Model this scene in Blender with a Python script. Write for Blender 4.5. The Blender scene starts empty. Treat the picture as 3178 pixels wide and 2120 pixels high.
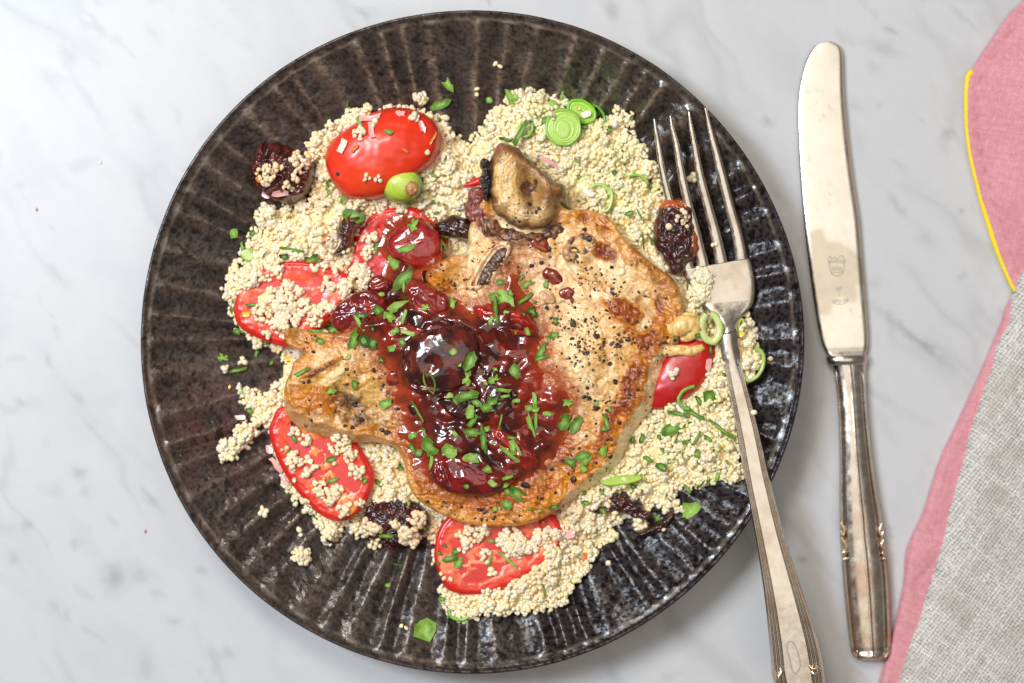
import bpy, math
import numpy as np
from mathutils import Vector
from mathutils.bvhtree import BVHTree

# ---------------------------------------------------------------- scale, camera, light
S = 0.00013586            # metres per source pixel on the table top
HC = 5888.0               # camera height in the same units
CX, CY = 1589.0, 1060.0
sc = bpy.context.scene
col_main = sc.collection
cam_d = bpy.data.cameras.new("camera"); cam = bpy.data.objects.new("camera", cam_d); col_main.objects.link(cam)
cam.location = (0, 0, HC * S); cam.rotation_euler = (0, 0, 0)
cam_d.sensor_width = 36; cam_d.lens = 36 * HC / 3178.0
cam_d.clip_start = 0.02; cam_d.clip_end = 50
cam_d.dof.use_dof = True; cam_d.dof.focus_distance = (HC - 235) * S; cam_d.dof.aperture_fstop = 3.2
sc.camera = cam

world = bpy.data.worlds.new("World"); sc.world = world; world.use_nodes = True
bg = world.node_tree.nodes["Background"]
bg.inputs[0].default_value = (1.0, 0.95, 0.885, 1); bg.inputs[1].default_value = 0.17

def area(name, loc, target, sx, sy, watts, color):
    l = bpy.data.lights.new(name, 'AREA'); l.shape = 'RECTANGLE'; l.size = sx; l.size_y = sy
    l.energy = watts; l.color = color
    o = bpy.data.objects.new(name, l); col_main.objects.link(o); o.location = loc
    o.rotation_euler = (Vector(target) - Vector(loc)).to_track_quat('-Z', 'Y').to_euler()
    return o
area("window_light", (-0.62, 0.28, 1.12), (0, 0, 0), 0.28, 0.40, 13.5, (0.80, 0.89, 1.0))
area("window_light", (-0.28, 0.64, 1.14), (0, 0, 0), 0.26, 0.30, 6.0, (1.0, 0.92, 0.82))
area("ceiling_light", (0.28, 0.05, 1.75), (0.28, 0.05, 0), 1.5, 1.2, 6.5, (1.0, 0.93, 0.84))
sc.view_settings.view_transform = 'Standard'; sc.view_settings.look = 'None'
sc.view_settings.exposure = 0.06; sc.view_settings.gamma = 1.0
sc.cycles.max_bounces = 8; sc.cycles.diffuse_bounces = 5; sc.cycles.glossy_bounces = 3
sc.cycles.use_denoising = True
sc.cycles.sample_clamp_indirect = 4

# ---------------------------------------------------------------- coordinates and regions of the trace
RG = {'A': (650, 200, .3826), 'B': (1350, 200, .3826), 'C': (650, 700, .3826), 'D': (1150, 750, .3826),
      'E': (1150, 1200, .3826), 'F': (1850, 700, .38265), 'G': (1700, 1200, .38272), 'H': (650, 1200, .38272),
      'I': (1950, 250, .4785), 'J': (2350, 80, .6693), 'K': (2450, 1000, .7143), 'L': (2150, 1000, .7143),
      'M': (2700, 0, .6373), 'N': (2700, 1000, .7145), 'O': (400, 1200, .5867), 'T': (900, 0, .5104),
      'U': (1350, 1500, .4679), 'Z': (0, 0, 1.3518), 'S': (0, 0, 1.0), 'X': (0, 0, .638), 'Y': (0, 1000, .7143)}
def R(g, pts):
    ox, oy, k = RG[g]
    a = np.array(pts, float).reshape(-1, 2)
    return a * k + np.array([ox, oy])
def R1(g, x, y):
    ox, oy, k = RG[g]; return ox + x * k, oy + y * k
def W(px, py, h):
    f = (1 - np.asarray(h, float) / HC) * S
    return np.stack([(np.asarray(px, float) - CX) * f, -(np.asarray(py, float) - CY) * f, np.asarray(h, float) * S + 0 * f], -1)
def lin(c):
    c = np.asarray(c, float) / 255.0
    return np.where(c <= .04045, c / 12.92, ((c + .055) / 1.055) ** 2.4)

# ---------------------------------------------------------------- noise
def _hash(ix, iy, seed):
    n = (ix.astype(np.int64) * 374761393 + iy.astype(np.int64) * 668265263 + seed * 1442695041) & 0xffffffff
    n = ((n ^ (n >> 13)) * 1274126177) & 0xffffffff
    n = (n ^ (n >> 16)) & 0xffffffff
    return n / 4294967296.0
def noise(x, y, scale, seed=0):
    x = np.asarray(x, float) / scale + 1000.37; y = np.asarray(y, float) / scale + 1000.71
    ix, iy = np.floor(x), np.floor(y); fx, fy = x - ix, y - iy
    u, v = fx * fx * fx * (fx * (fx * 6 - 15) + 10), fy * fy * fy * (fy * (fy * 6 - 15) + 10)
    def g(dx, dy):
        a = _hash(ix + dx, iy + dy, seed) * 2 * math.pi
        return np.cos(a) * (fx - dx) + np.sin(a) * (fy - dy)
    a, b, c, d = g(0, 0), g(1, 0), g(0, 1), g(1, 1)
    return ((a * (1 - u) + b * u) * (1 - v) + (c * (1 - u) + d * u) * v) * 1.5
def fbm(x, y, scale, seed=0, octs=3, gain=.5):
    r = 0; a = 1; t = 0
    for k in range(octs):
        r = r + a * noise(x, y, scale / 2 ** k, seed + 17 * k); t += a; a *= gain
    return r / t
def sstep(x, a, b):
    t = np.clip((x - a) / (b - a), 0, 1); return t * t * (3 - 2 * t)
def mix(a, b, t):
    return a + (b - a) * np.asarray(t)[..., None]

# ---------------------------------------------------------------- meshes
def mesh_np(name, verts, quads=None, tris=None, cols=None, smooth=True):
    me = bpy.data.meshes.new(name)
    nq = 0 if quads is None else len(quads); nt = 0 if tris is None else len(tris)
    verts = np.ascontiguousarray(verts, dtype=np.float32)
    me.vertices.add(len(verts)); me.vertices.foreach_set("co", verts.ravel())
    li = []
    if nq: li.append(np.asarray(quads, np.int32).ravel())
    if nt: li.append(np.asarray(tris, np.int32).ravel())
    li = np.concatenate(li)
    me.loops.add(len(li)); me.loops.foreach_set("vertex_index", li)
    tot = np.concatenate([np.full(nq, 4, np.int32), np.full(nt, 3, np.int32)])
    st = np.concatenate([[0], np.cumsum(tot)[:-1]]).astype(np.int32)
    me.polygons.add(nq + nt)
    me.polygons.foreach_set("loop_start", st); me.polygons.foreach_set("loop_total", tot)
    me.polygons.foreach_set("use_smooth", np.full(nq + nt, smooth, bool))
    me.update(calc_edges=True)
    if cols is not None:
        c = np.ones((len(verts), 4), np.float32); c[:, :3] = cols
        at = me.color_attributes.new("Col", 'FLOAT_COLOR', 'POINT'); at.data.foreach_set("color", c.ravel())
    return me
def link(name, me, mat, parent=None, loc=None):
    o = bpy.data.objects.new(name, me); col_main.objects.link(o)
    if mat and not me.materials: me.materials.append(mat)
    if loc is not None:
        n = len(me.vertices); a = np.empty(n * 3, np.float32); me.vertices.foreach_get("co", a)
        a = a.reshape(-1, 3) - np.array(loc, np.float32); me.vertices.foreach_set("co", a.ravel()); me.update()
    if parent is not None:
        o.parent = parent
        o.location = Vector(loc) - wloc(parent) if loc is not None else -wloc(parent)
    elif loc is not None:
        o.location = loc
    return o
def wloc(o):
    v = Vector(o.location)
    while o.parent: o = o.parent; v = v + Vector(o.location)
    return v
def tag(o, label=None, cat=None, group=None, kind=None):
    if label: o['label'] = label
    if cat: o['category'] = cat
    if group: o['group'] = group
    if kind: o['kind'] = kind
    return o
def empty(name, loc, label=None, cat=None, group=None):
    o = bpy.data.objects.new(name, None); col_main.objects.link(o); o.location = loc; o.empty_display_size = .01
    return tag(o, label, cat, group)

def smooth_poly(pts, n=6):
    p = np.asarray(pts, float); m = len(p); out = []
    t = np.linspace(0, 1, n, endpoint=False)[:, None]
    for i in range(m):
        a, b, c, d = p[i - 1], p[i], p[(i + 1) % m], p[(i + 2) % m]
        out.append(.5 * ((2 * b) + (-a + c) * t + (2 * a - 5 * b + 4 * c - d) * t ** 2 + (-a + 3 * b - 3 * c + d) * t ** 3))
    return np.concatenate(out)
def smooth_line(pts, n):
    """resample an open polyline with n points, catmull-rom, parameter by index length"""
    p = np.asarray(pts, float)
    e = np.vstack([2 * p[0] - p[1], p, 2 * p[-1] - p[-2]])
    L = np.concatenate([[0], np.cumsum(np.linalg.norm(np.diff(p, axis=0), axis=1))]); s = np.linspace(0, L[-1], n)
    i = np.clip(np.searchsorted(L, s, side='right') - 1, 0, len(p) - 2)
    t = ((s - L[i]) / (L[i + 1] - L[i]))[:, None]
    a, b, c, d = e[i], e[i + 1], e[i + 2], e[i + 3]
    return .5 * ((2 * b) + (-a + c) * t + (2 * a - 5 * b + 4 * c - d) * t ** 2 + (-a + 3 * b - 3 * c + d) * t ** 3)
def sdf(x, y, poly):
    """signed distance (positive inside) and nearest boundary point"""
    P = np.stack([np.ravel(x), np.ravel(y)], -1); n = len(P)
    A = poly; B = np.roll(poly, -1, 0); E = B - A; EE = (E ** 2).sum(1) + 1e-9
    D = np.empty(n); Q = np.empty((n, 2))
    for s in range(0, n, 20000):
        p = P[s:s + 20000]
        dx = p[:, 0:1] - A[None, :, 0]; dy = p[:, 1:2] - A[None, :, 1]
        t = np.clip((dx * E[:, 0] + dy * E[:, 1]) / EE, 0, 1)
        qx = dx - t * E[:, 0]; qy = dy - t * E[:, 1]
        d2 = qx * qx + qy * qy; k = d2.argmin(1); r = np.arange(len(p))
        c = ((A[:, 1] > p[:, 1:2]) != (B[:, 1] > p[:, 1:2]))
        with np.errstate(divide='ignore', invalid='ignore'):
            xi = A[:, 0] + (p[:, 1:2] - A[:, 1]) * E[:, 0] / np.where(E[:, 1] == 0, 1e-12, E[:, 1])
        ins = (np.sum(c & (p[:, 0:1] < xi), 1) % 2) == 1
        D[s:s + 20000] = np.sqrt(d2[r, k]) * np.where(ins, 1, -1)
        Q[s:s + 20000, 0] = p[:, 0] - qx[r, k]; Q[s:s + 20000, 1] = p[:, 1] - qy[r, k]
    return D.reshape(np.shape(x)), Q.reshape(np.shape(x) + (2,))

def puff(name, poly, top, step, bottom, color, mat, parent=None, href=None, smoothn=6, wob=0, seed=0, rings=4, bulge=0.0):
    """solid with the traced outline; top(px,py,d,dmax) gives its height, sides drop to bottom"""
    pl = smooth_poly(poly, smoothn) if smoothn > 1 else np.asarray(poly, float)
    if wob:
        pl = pl + wob * np.stack([noise(pl[:, 0], pl[:, 1], 26, seed + 3), noise(pl[:, 0], pl[:, 1], 26, seed + 9)], -1)
    lo, hi = pl.min(0) - step * (rings + 1), pl.max(0) + step * (rings + 1)
    xs = np.arange(lo[0], hi[0], step); ys = np.arange(lo[1], hi[1], step)
    X, Y = np.meshgrid(xs, ys); D, Q = sdf(X, Y, pl); dm = D.max()
    out = D < 0
    PX = np.where(out, Q[..., 0], X); PY = np.where(out, Q[..., 1], Y)
    Dt = np.where(out, 0, D)
    H = top(PX, PY, Dt, dm)
    t = np.clip(-D / (step * (rings - 1)), 0, 1)
    bt = bottom(PX, PY) if callable(bottom) else bottom
    H = np.where(out, H + (np.minimum(bt, H - 1) - H) * t ** 1.3, H)
    C = color(PX, PY, np.where(out, D, D), H, dm)
    keep = D > -step * rings
    idx = -np.ones(D.shape, int); idx[keep] = np.arange(keep.sum())
    q = keep[:-1, :-1] & keep[1:, :-1] & keep[1:, 1:] & keep[:-1, 1:]
    quads = np.stack([idx[:-1, :-1][q], idx[1:, :-1][q], idx[1:, 1:][q], idx[:-1, 1:][q]], -1)
    if href is None: href = float(np.mean(H[D > 0]))
    f = (1 - href / HC) * S
    if bulge:                                    # sides swell outwards a little below the shoulder
        g = bulge * np.sin(np.pi * t) * out
        nx, ny = X - Q[..., 0], Y - Q[..., 1]; ln = np.hypot(nx, ny) + 1e-6
        PX = PX + g * nx / ln; PY = PY + g * ny / ln
    V = np.stack([(PX - CX) * f, -(PY - CY) * f, H * S], -1)[keep]
    me = mesh_np(name, V, quads, None, C[keep])
    c = pl.mean(0)
    loc = ((c[0] - CX) * f, -(c[1] - CY) * f, float(np.min(bt)) * S)
    o = link(name, me, mat, parent, loc)
    return o

def strip(name, left, right, ztop, thick, mat, parent=None, nv=80, nu=24, color=None, loc=None, cap=True):
    """solid between two traced edges; ztop(u,v) with u in -1..1 across and v in 0..1 along"""
    Lp, Rp = smooth_line(left, nv), smooth_line(right, nv)
    u = np.linspace(-1, 1, nu)[None, :]; v = np.linspace(0, 1, nv)[:, None]
    k = (u + 1) / 2
    PX = Lp[:, 0:1] * (1 - k) + Rp[:, 0:1] * k; PY = Lp[:, 1:2] * (1 - k) + Rp[:, 1:2] * k
    H = ztop(u + 0 * v, v + 0 * u); th = thick(u + 0 * v, v + 0 * u) if callable(thick) else thick
    Vt = W(PX, PY, H); Vb = W(PX, PY, H - th)
    n = nu * nv; V = np.concatenate([Vt.reshape(-1, 3), Vb.reshape(-1, 3)])
    I = np.arange(n).reshape(nv, nu)
    q = [np.stack([I[:-1, :-1], I[1:, :-1], I[1:, 1:], I[:-1, 1:]], -1).reshape(-1, 4)]
    q.append(q[0][:, ::-1] + n)
    for a in (I[:, 0], I[::-1, -1], I[0, ::-1], I[-1, :]):
        q.append(np.stack([a[:-1], a[:-1] + n, a[1:] + n, a[1:]], -1))
    C = None
    if color is not None:
        c = color(PX, PY, u + 0 * v, v + 0 * u).reshape(-1, 3); C = np.concatenate([c, c])
    me = mesh_np(name, V, np.concatenate(q), None, C)
    return link(name, me, mat, parent, loc if loc is not None else tuple(V.mean(0)))

def tube(name, pts, rad, mat, parent=None, ns=10, nv=None, color=None, flat=1.0, loc=None):
    """pts: (px,py,h); rad in px"""
    p = smooth_line(pts, nv or 4 * len(pts)); n = len(p)
    r = np.interp(np.linspace(0, 1, n), np.linspace(0, 1, len(np.atleast_1d(rad))), np.atleast_1d(rad))
    c = W(p[:, 0], p[:, 1], p[:, 2]) / S
    t = np.gradient(c, axis=0); t /= np.linalg.norm(t, axis=1)[:, None] + 1e-9
    up = np.array([0, 0, 1.0]); s = np.cross(t, up); s /= np.linalg.norm(s, axis=1)[:, None] + 1e-6
    b = np.cross(s, t)
    a = np.linspace(0, 2 * math.pi, ns, endpoint=False)
    V = c[:, None] + r[:, None, None] * (np.cos(a)[None, :, None] * s[:, None] + flat * np.sin(a)[None, :, None] * b[:, None])
    V = np.concatenate([V.reshape(-1, 3), c[:1], c[-1:]]) * S
    I = np.arange(n * ns).reshape(n, ns); J = np.roll(I, -1, 1)
    q = np.stack([I[:-1], J[:-1], J[1:], I[1:]], -1).reshape(-1, 4)
    tr = np.concatenate([np.stack([np.full(ns, n * ns), J[0], I[0]], -1), np.stack([np.full(ns, n * ns + 1), I[-1], J[-1]], -1)])
    C = None if color is None else np.tile(color, (len(V), 1))
    me = mesh_np(name, V, q, tr, C)
    return link(name, me, mat, parent, loc if loc is not None else tuple(V.mean(0)))

# ---------------------------------------------------------------- materials
def material(name, rough=.5, metallic=0, coat=0, coat_rough=.05, sss=0, sss_r=(1, .4, .2), sss_scale=.001, spec=.5,
             vcol=True, color=(.5, .5, .5), mottle=0.0, mottle_px=8, bump=0.0, bump_px=8, bump_dist=1.0,
             rough_var=0.0, rough_px=20, trans=0, sheen=0):
    m = bpy.data.materials.new(name); m.use_nodes = True; nt = m.node_tree; N = nt.nodes; Lk = nt.links
    b = N["Principled BSDF"]
    b.inputs["Roughness"].default_value = rough; b.inputs["Metallic"].default_value = metallic
    b.inputs["Coat Weight"].default_value = coat; b.inputs["Coat Roughness"].default_value = coat_rough
    b.inputs["Specular IOR Level"].default_value = spec
    if sheen: b.inputs["Sheen Weight"].default_value = sheen
    if trans: b.inputs["Transmission Weight"].default_value = trans
    if sss:
        b.inputs["Subsurface Weight"].default_value = sss; b.inputs["Subsurface Radius"].default_value = sss_r
        b.inputs["Subsurface Scale"].default_value = sss_scale
    geo = N.new("ShaderNodeNewGeometry")
    def nz(px, detail=3.0, rgh=.6):
        n = N.new("ShaderNodeTexNoise"); n.inputs["Scale"].default_value = 1.0 / (px * S)
        n.inputs["Detail"].default_value = detail; n.inputs["Roughness"].default_value = rgh
        Lk.new(geo.outputs["Position"], n.inputs["Vector"]); return n
    if vcol:
        at = N.new("ShaderNodeAttribute"); at.attribute_name = "Col"; src = at.outputs["Color"]
    else:
        rg = N.new("ShaderNodeRGB"); rg.outputs[0].default_value = (*color, 1); src = rg.outputs[0]
    if mottle:
        n = nz(mottle_px); mr = N.new("ShaderNodeMapRange"); mr.inputs[1].default_value = .3; mr.inputs[2].default_value = .7
        mr.inputs[3].default_value = 1 - mottle; mr.inputs[4].default_value = 1 + mottle
        Lk.new(n.outputs["Fac"], mr.inputs[0])
        mx = N.new("ShaderNodeVectorMath"); mx.operation = 'SCALE'
        Lk.new(src, mx.inputs[0]); Lk.new(mr.outputs[0], mx.inputs["Scale"]); src = mx.outputs[0]
    Lk.new(src, b.inputs["Base Color"])
    if rough_var:
        n = nz(rough_px); mr = N.new("ShaderNodeMapRange"); mr.inputs[1].default_value = .35; mr.inputs[2].default_value = .65
        mr.inputs[3].default_value = max(.02, rough - rough_var); mr.inputs[4].default_value = min(1, rough + rough_var)
        Lk.new(n.outputs["Fac"], mr.inputs[0]); Lk.new(mr.outputs[0], b.inputs["Roughness"])
    if bump:
        n = nz(bump_px, 4.0, .6); bp = N.new("ShaderNodeBump"); bp.inputs["Strength"].default_value = bump
        bp.inputs["Distance"].default_value = bump_dist * S
        Lk.new(n.outputs["Fac"], bp.inputs["Height"]); Lk.new(bp.outputs[0], b.inputs["Normal"])
        if coat: Lk.new(bp.outputs[0], b.inputs["Coat Normal"])
    return m

M_marble = material("marble", rough=.38, spec=.35, mottle=.015, mottle_px=40)
M_plate = material("glazed_stoneware", rough=.21, spec=.4, coat=0, mottle=.25, mottle_px=9, bump=.35, bump_px=11, bump_dist=2.6, rough_var=.12, rough_px=12)
def glaze(m):
    """bare metallic glaze shines, the black iron spots in it are matt"""
    nt = m.node_tree; b = nt.nodes["Principled BSDF"]; at = next(n for n in nt.nodes if n.type == 'ATTRIBUTE')
    bw = nt.nodes.new("ShaderNodeRGBToBW"); nt.links.new(at.outputs["Color"], bw.inputs[0])
    for sock, lo, hi in (("Specular IOR Level", .04, .7), ("Coat Weight", 0, .5)):
        mr = nt.nodes.new("ShaderNodeMapRange"); mr.inputs[1].default_value = .010; mr.inputs[2].default_value = .085; mr.inputs[3].default_value = lo; mr.inputs[4].default_value = hi
        nt.links.new(bw.outputs[0], mr.inputs[0]); nt.links.new(mr.outputs[0], b.inputs[sock])
    b.inputs["Coat Roughness"].default_value = .16
    nt.links.new(next(n for n in nt.nodes if n.type == 'BUMP').outputs[0], b.inputs["Coat Normal"])
glaze(M_plate)
M_grain = material("couscous_grain", rough=.6, sss=.3, sss_r=(1, .85, .5), sss_scale=.001, spec=.25)
M_tom = material("tomato_flesh", rough=.32, coat=.25, coat_rough=.2, sss=.08, sss_scale=.0015, mottle=.05, mottle_px=25, bump=.25, bump_px=10, bump_dist=2)
M_skin = material("tomato_skin", rough=.34, coat=.35, coat_rough=.2, sss=.15, sss_scale=.0015, mottle=.05, mottle_px=30)
M_meat = material("seared_pork", rough=.36, coat=.6, coat_rough=.13, mottle=.14, mottle_px=7, bump=.7, bump_px=11, bump_dist=5, rough_var=.12, rough_px=14, sss=.08, sss_scale=.001)
M_bone = material("roasted_bone", rough=.34, coat=.65, coat_rough=.15, mottle=.18, mottle_px=9, bump=.6, bump_px=9, bump_dist=4)
M_sauce = material("cherry_sauce", rough=.2, coat=1.0, coat_rough=.04, mottle=.3, mottle_px=22, spec=.4, bump=.2, bump_px=34, bump_dist=6)
M_cherry = material("stewed_cherry", rough=.2, coat=1.0, coat_rough=.05, mottle=.3, mottle_px=20, spec=.4, bump=.2, bump_px=34, bump_dist=6)
M_dried = material("dried_cherry_skin", rough=.26, coat=.7, coat_rough=.12, mottle=.25, mottle_px=14, bump=.5, bump_px=12, bump_dist=4)
M_green = material("parsley_leaf", rough=.5, coat=0, spec=.25, mottle=.16, mottle_px=6, bump=.35, bump_px=6, bump_dist=2)
M_onion = material("spring_onion", rough=.3, coat=.35, coat_rough=.12, mottle=.06, mottle_px=12, sss=.3, sss_r=(.7, 1, .3), sss_scale=.001)
M_pepper = material("cracked_pepper", rough=.38, mottle=.3, mottle_px=4, bump=.5, bump_px=4, bump_dist=2)
M_silver = material("old_silver", rough=.24, metallic=1, mottle=.07, mottle_px=28, rough_var=.07, rough_px=26, bump=.07, bump_px=9, bump_dist=1.5)
M_blade = material("steel_blade", rough=.3, metallic=1, mottle=.035, mottle_px=60, rough_var=.06, rough_px=40)
M_etch = material("etched_mark", rough=.6, metallic=.3, vcol=False, color=lin((196, 187, 172)))
M_pink = material("pink_linen", rough=.85, mottle=.06, mottle_px=10, sheen=.3, bump=.3, bump_px=5, bump_dist=2)
M_grey = material("grey_linen", rough=.9, mottle=.10, mottle_px=9, sheen=.2)
M_yellow = material("yellow_piping", rough=.7, mottle=.08, mottle_px=8, bump=.4, bump_px=5, bump_dist=2)

rng = np.random.default_rng(7)

# ---------------------------------------------------------------- marble table top
def build_table():
    xs = np.concatenate([np.linspace(-1500, -40, 60), np.arange(-32, 3212, 9), np.linspace(3220, 4700, 60)])
    ys = np.concatenate([np.linspace(-1500, -40, 60), np.arange(-32, 2152, 9), np.linspace(2160, 3600, 60)])
    X, Y = np.meshgrid(xs, ys)
    base = np.ones(X.shape + (3,)) * lin((198, 197, 197))
    wx = X + 120 * fbm(X, Y, 420, 3); wy = Y + 120 * fbm(X, Y, 420, 8)
    a = math.radians(52); uu = wx * math.cos(a) + wy * math.sin(a); vv = -wx * math.sin(a) + wy * math.cos(a)
    cloud = sstep(fbm(uu * .45, vv, 210, 5, 4), -.05, .42)
    base = mix(base, lin((178, 180, 184)), cloud * .26)
    cl2 = sstep(fbm(uu * .3, vv, 120, 15, 3), .12, .5)
    base = mix(base, lin((170, 170, 168)), cl2 * .2)
    vein = 1 - np.abs(fbm(uu * .25, vv, 330, 21, 3)) * 9
    vein = np.clip(vein, 0, 1) ** 2 * sstep(noise(X, Y, 500, 4), -.25, .35)
    base = mix(base, lin((150, 150, 150)), vein * .30)
    fl = sstep(fbm(uu * .55, vv, 62, 31, 2), .30, .52) * sstep(noise(X, Y, 330, 41), -.1, .4)
    base = mix(base, lin((130, 130, 130)), fl * .16)
    spots = [('Y', 495, 1110, 42, 52, 20, .55), ('Y', 605, 1100, 30, 28, 0, .28), ('Y', 340, 655, 32, 22, 35, .4), ('Y', 375, 738, 22, 22, 0, .3),
             ('Y', 650, 765, 62, 16, 52, .4), ('Y', 90, 350, 20, 14, 30, .45), ('Y', 338, 325, 26, 16, 40, .35), ('Y', 115, 880, 20, 26, 0, .4),
             ('Y', 875, 1075, 20, 16, 20, .4), ('Y', 757, 1300, 26, 16, 0, .4), ('Y', 240, 1235, 18, 18, 0, .35), ('Y', 290, 1275, 14, 22, 0, .3),
             ('Y', 320, 965, 18, 14, 0, .35), ('Y', 62, 1025, 26, 24, 0, .3), ('Y', 995, 1440, 26, 18, 0, .4), ('Y', 635, 1500, 30, 40, 0, .22),
             ('Y', 215, 165, 30, 12, 60, .3), ('Y', 680, 1175, 34, 18, 20, .25), ('Y', 490, 870, 26, 10, 60, .22), ('Y', 240, 730, 30, 30, 0, .2),
             ('X', 420, 470, 150, 16, 58, .22), ('X', 330, 270, 50, 30, 60, .28), ('X', 470, 120, 90, 14, 50, .26), ('X', 740, 160, 40, 20, 40, .2),
             ('X', 265, 1330, 90, 22, 45, .25), ('X', 255, 1108, 9, 7, 0, .5), ('X', 120, 968, 7, 5, 0, .5), ('X', 680, 560, 60, 20, 55, .22), ('X', 860, 560, 50, 14, 70, .18),
             ('M', 110, 155, 34, 14, 30, .45), ('M', 45, 510, 20, 14, 0, .3), ('M', 385, 655, 28, 22, 20, .45), ('M', 130, 1000, 62, 16, 55, .4),
             ('M', 440, 1028, 22, 14, 0, .5), ('M', 245, 595, 14, 10, 0, .3), ('M', 455, 90, 90, 10, 42, .28), ('M', 130, 800, 40, 10, 30, .22),
             ('M', 270, 1160, 40, 30, 0, .2), ('M', 450, 1340, 18, 12, 0, .3), ('M', 20, 330, 30, 20, 0, .22), ('M', 640, 1520, 20, 20, 0, .35),
             ('K', 60, 1032, 16, 16, 0, .6), ('K', 360, 300, 120, 14, 35, .25), ('K', 560, 80, 120, 9, 40, .28), ('K', 45, 535, 30, 16, 0, .25), ('K', 145, 345, 24, 14, 0, .2),
             ('N', 180, 60, 200, 16, 40, .32), ('T', 450, 90, 50, 20, 45, .3), ('T', 1960, 60, 60, 26, 70, .35), ('T', 1200, 8, 40, 12, 40, .4),
             ('S', 2384, 378, 14, 9, 10, .55), ('S', 2160, 2000, 230, 26, 40, .2), ('S', 2080, 1900, 120, 30, 60, .2), ('S', 1900, 2085, 50, 16, 60, .25),
             ('S', 2740, 150, 46, 16, 20, .35), ('S', 2650, 330, 20, 14, 0, .25), ('S', 2700, 880, 30, 20, 0, .2)]
    for g, x, y, rx, ry, an, st in spots:
        cx, cy = R1(g, x, y); k = RG[g][2]; rx *= k * 1.15; ry *= k * 1.15
        m = (np.abs(X - cx) < 3 * max(rx, ry)) & (np.abs(Y - cy) < 3 * max(rx, ry))
        a = math.radians(an); dx, dy = X[m] - cx, Y[m] - cy
        dx = dx + 12 * noise(X[m], Y[m], 30, 77); dy = dy + 12 * noise(X[m], Y[m], 30, 78)
        e = ((dx * math.cos(a) + dy * math.sin(a)) / rx) ** 2 + ((-dx * math.sin(a) + dy * math.cos(a)) / ry) ** 2
        base[m] = mix(base[m], lin((112, 112, 114)), np.exp(-e) * st * .8)
    V = W(X, Y, 0 * X).reshape(-1, 3); n = X.shape
    I = np.arange(X.size).reshape(n)
    q = np.stack([I[:-1, :-1], I[1:, :-1], I[1:, 1:], I[:-1, 1:]], -1).reshape(-1, 4)
    # the slab's edge and underside
    ring = np.concatenate([I[0, :-1], I[:-1, -1], I[-1, :0:-1], I[:0:-1, 0]])
    V2 = V[ring] + np.array([0, 0, -.03]); nb = len(V); k = len(ring)
    r2 = np.arange(nb, nb + k)
    q2 = np.stack([ring, np.roll(ring, -1), np.roll(r2, -1), r2], -1)
    cols = np.concatenate([base.reshape(-1, 3), base.reshape(-1, 3)[ring]])
    me = mesh_np("marble_tabletop", np.concatenate([V, V2]), np.concatenate([q, q2]), None, cols)
    tag(link("marble_tabletop", me, M_marble), "white marble table top with soft grey veins and spots", None, None, "structure")
build_table()

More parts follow.
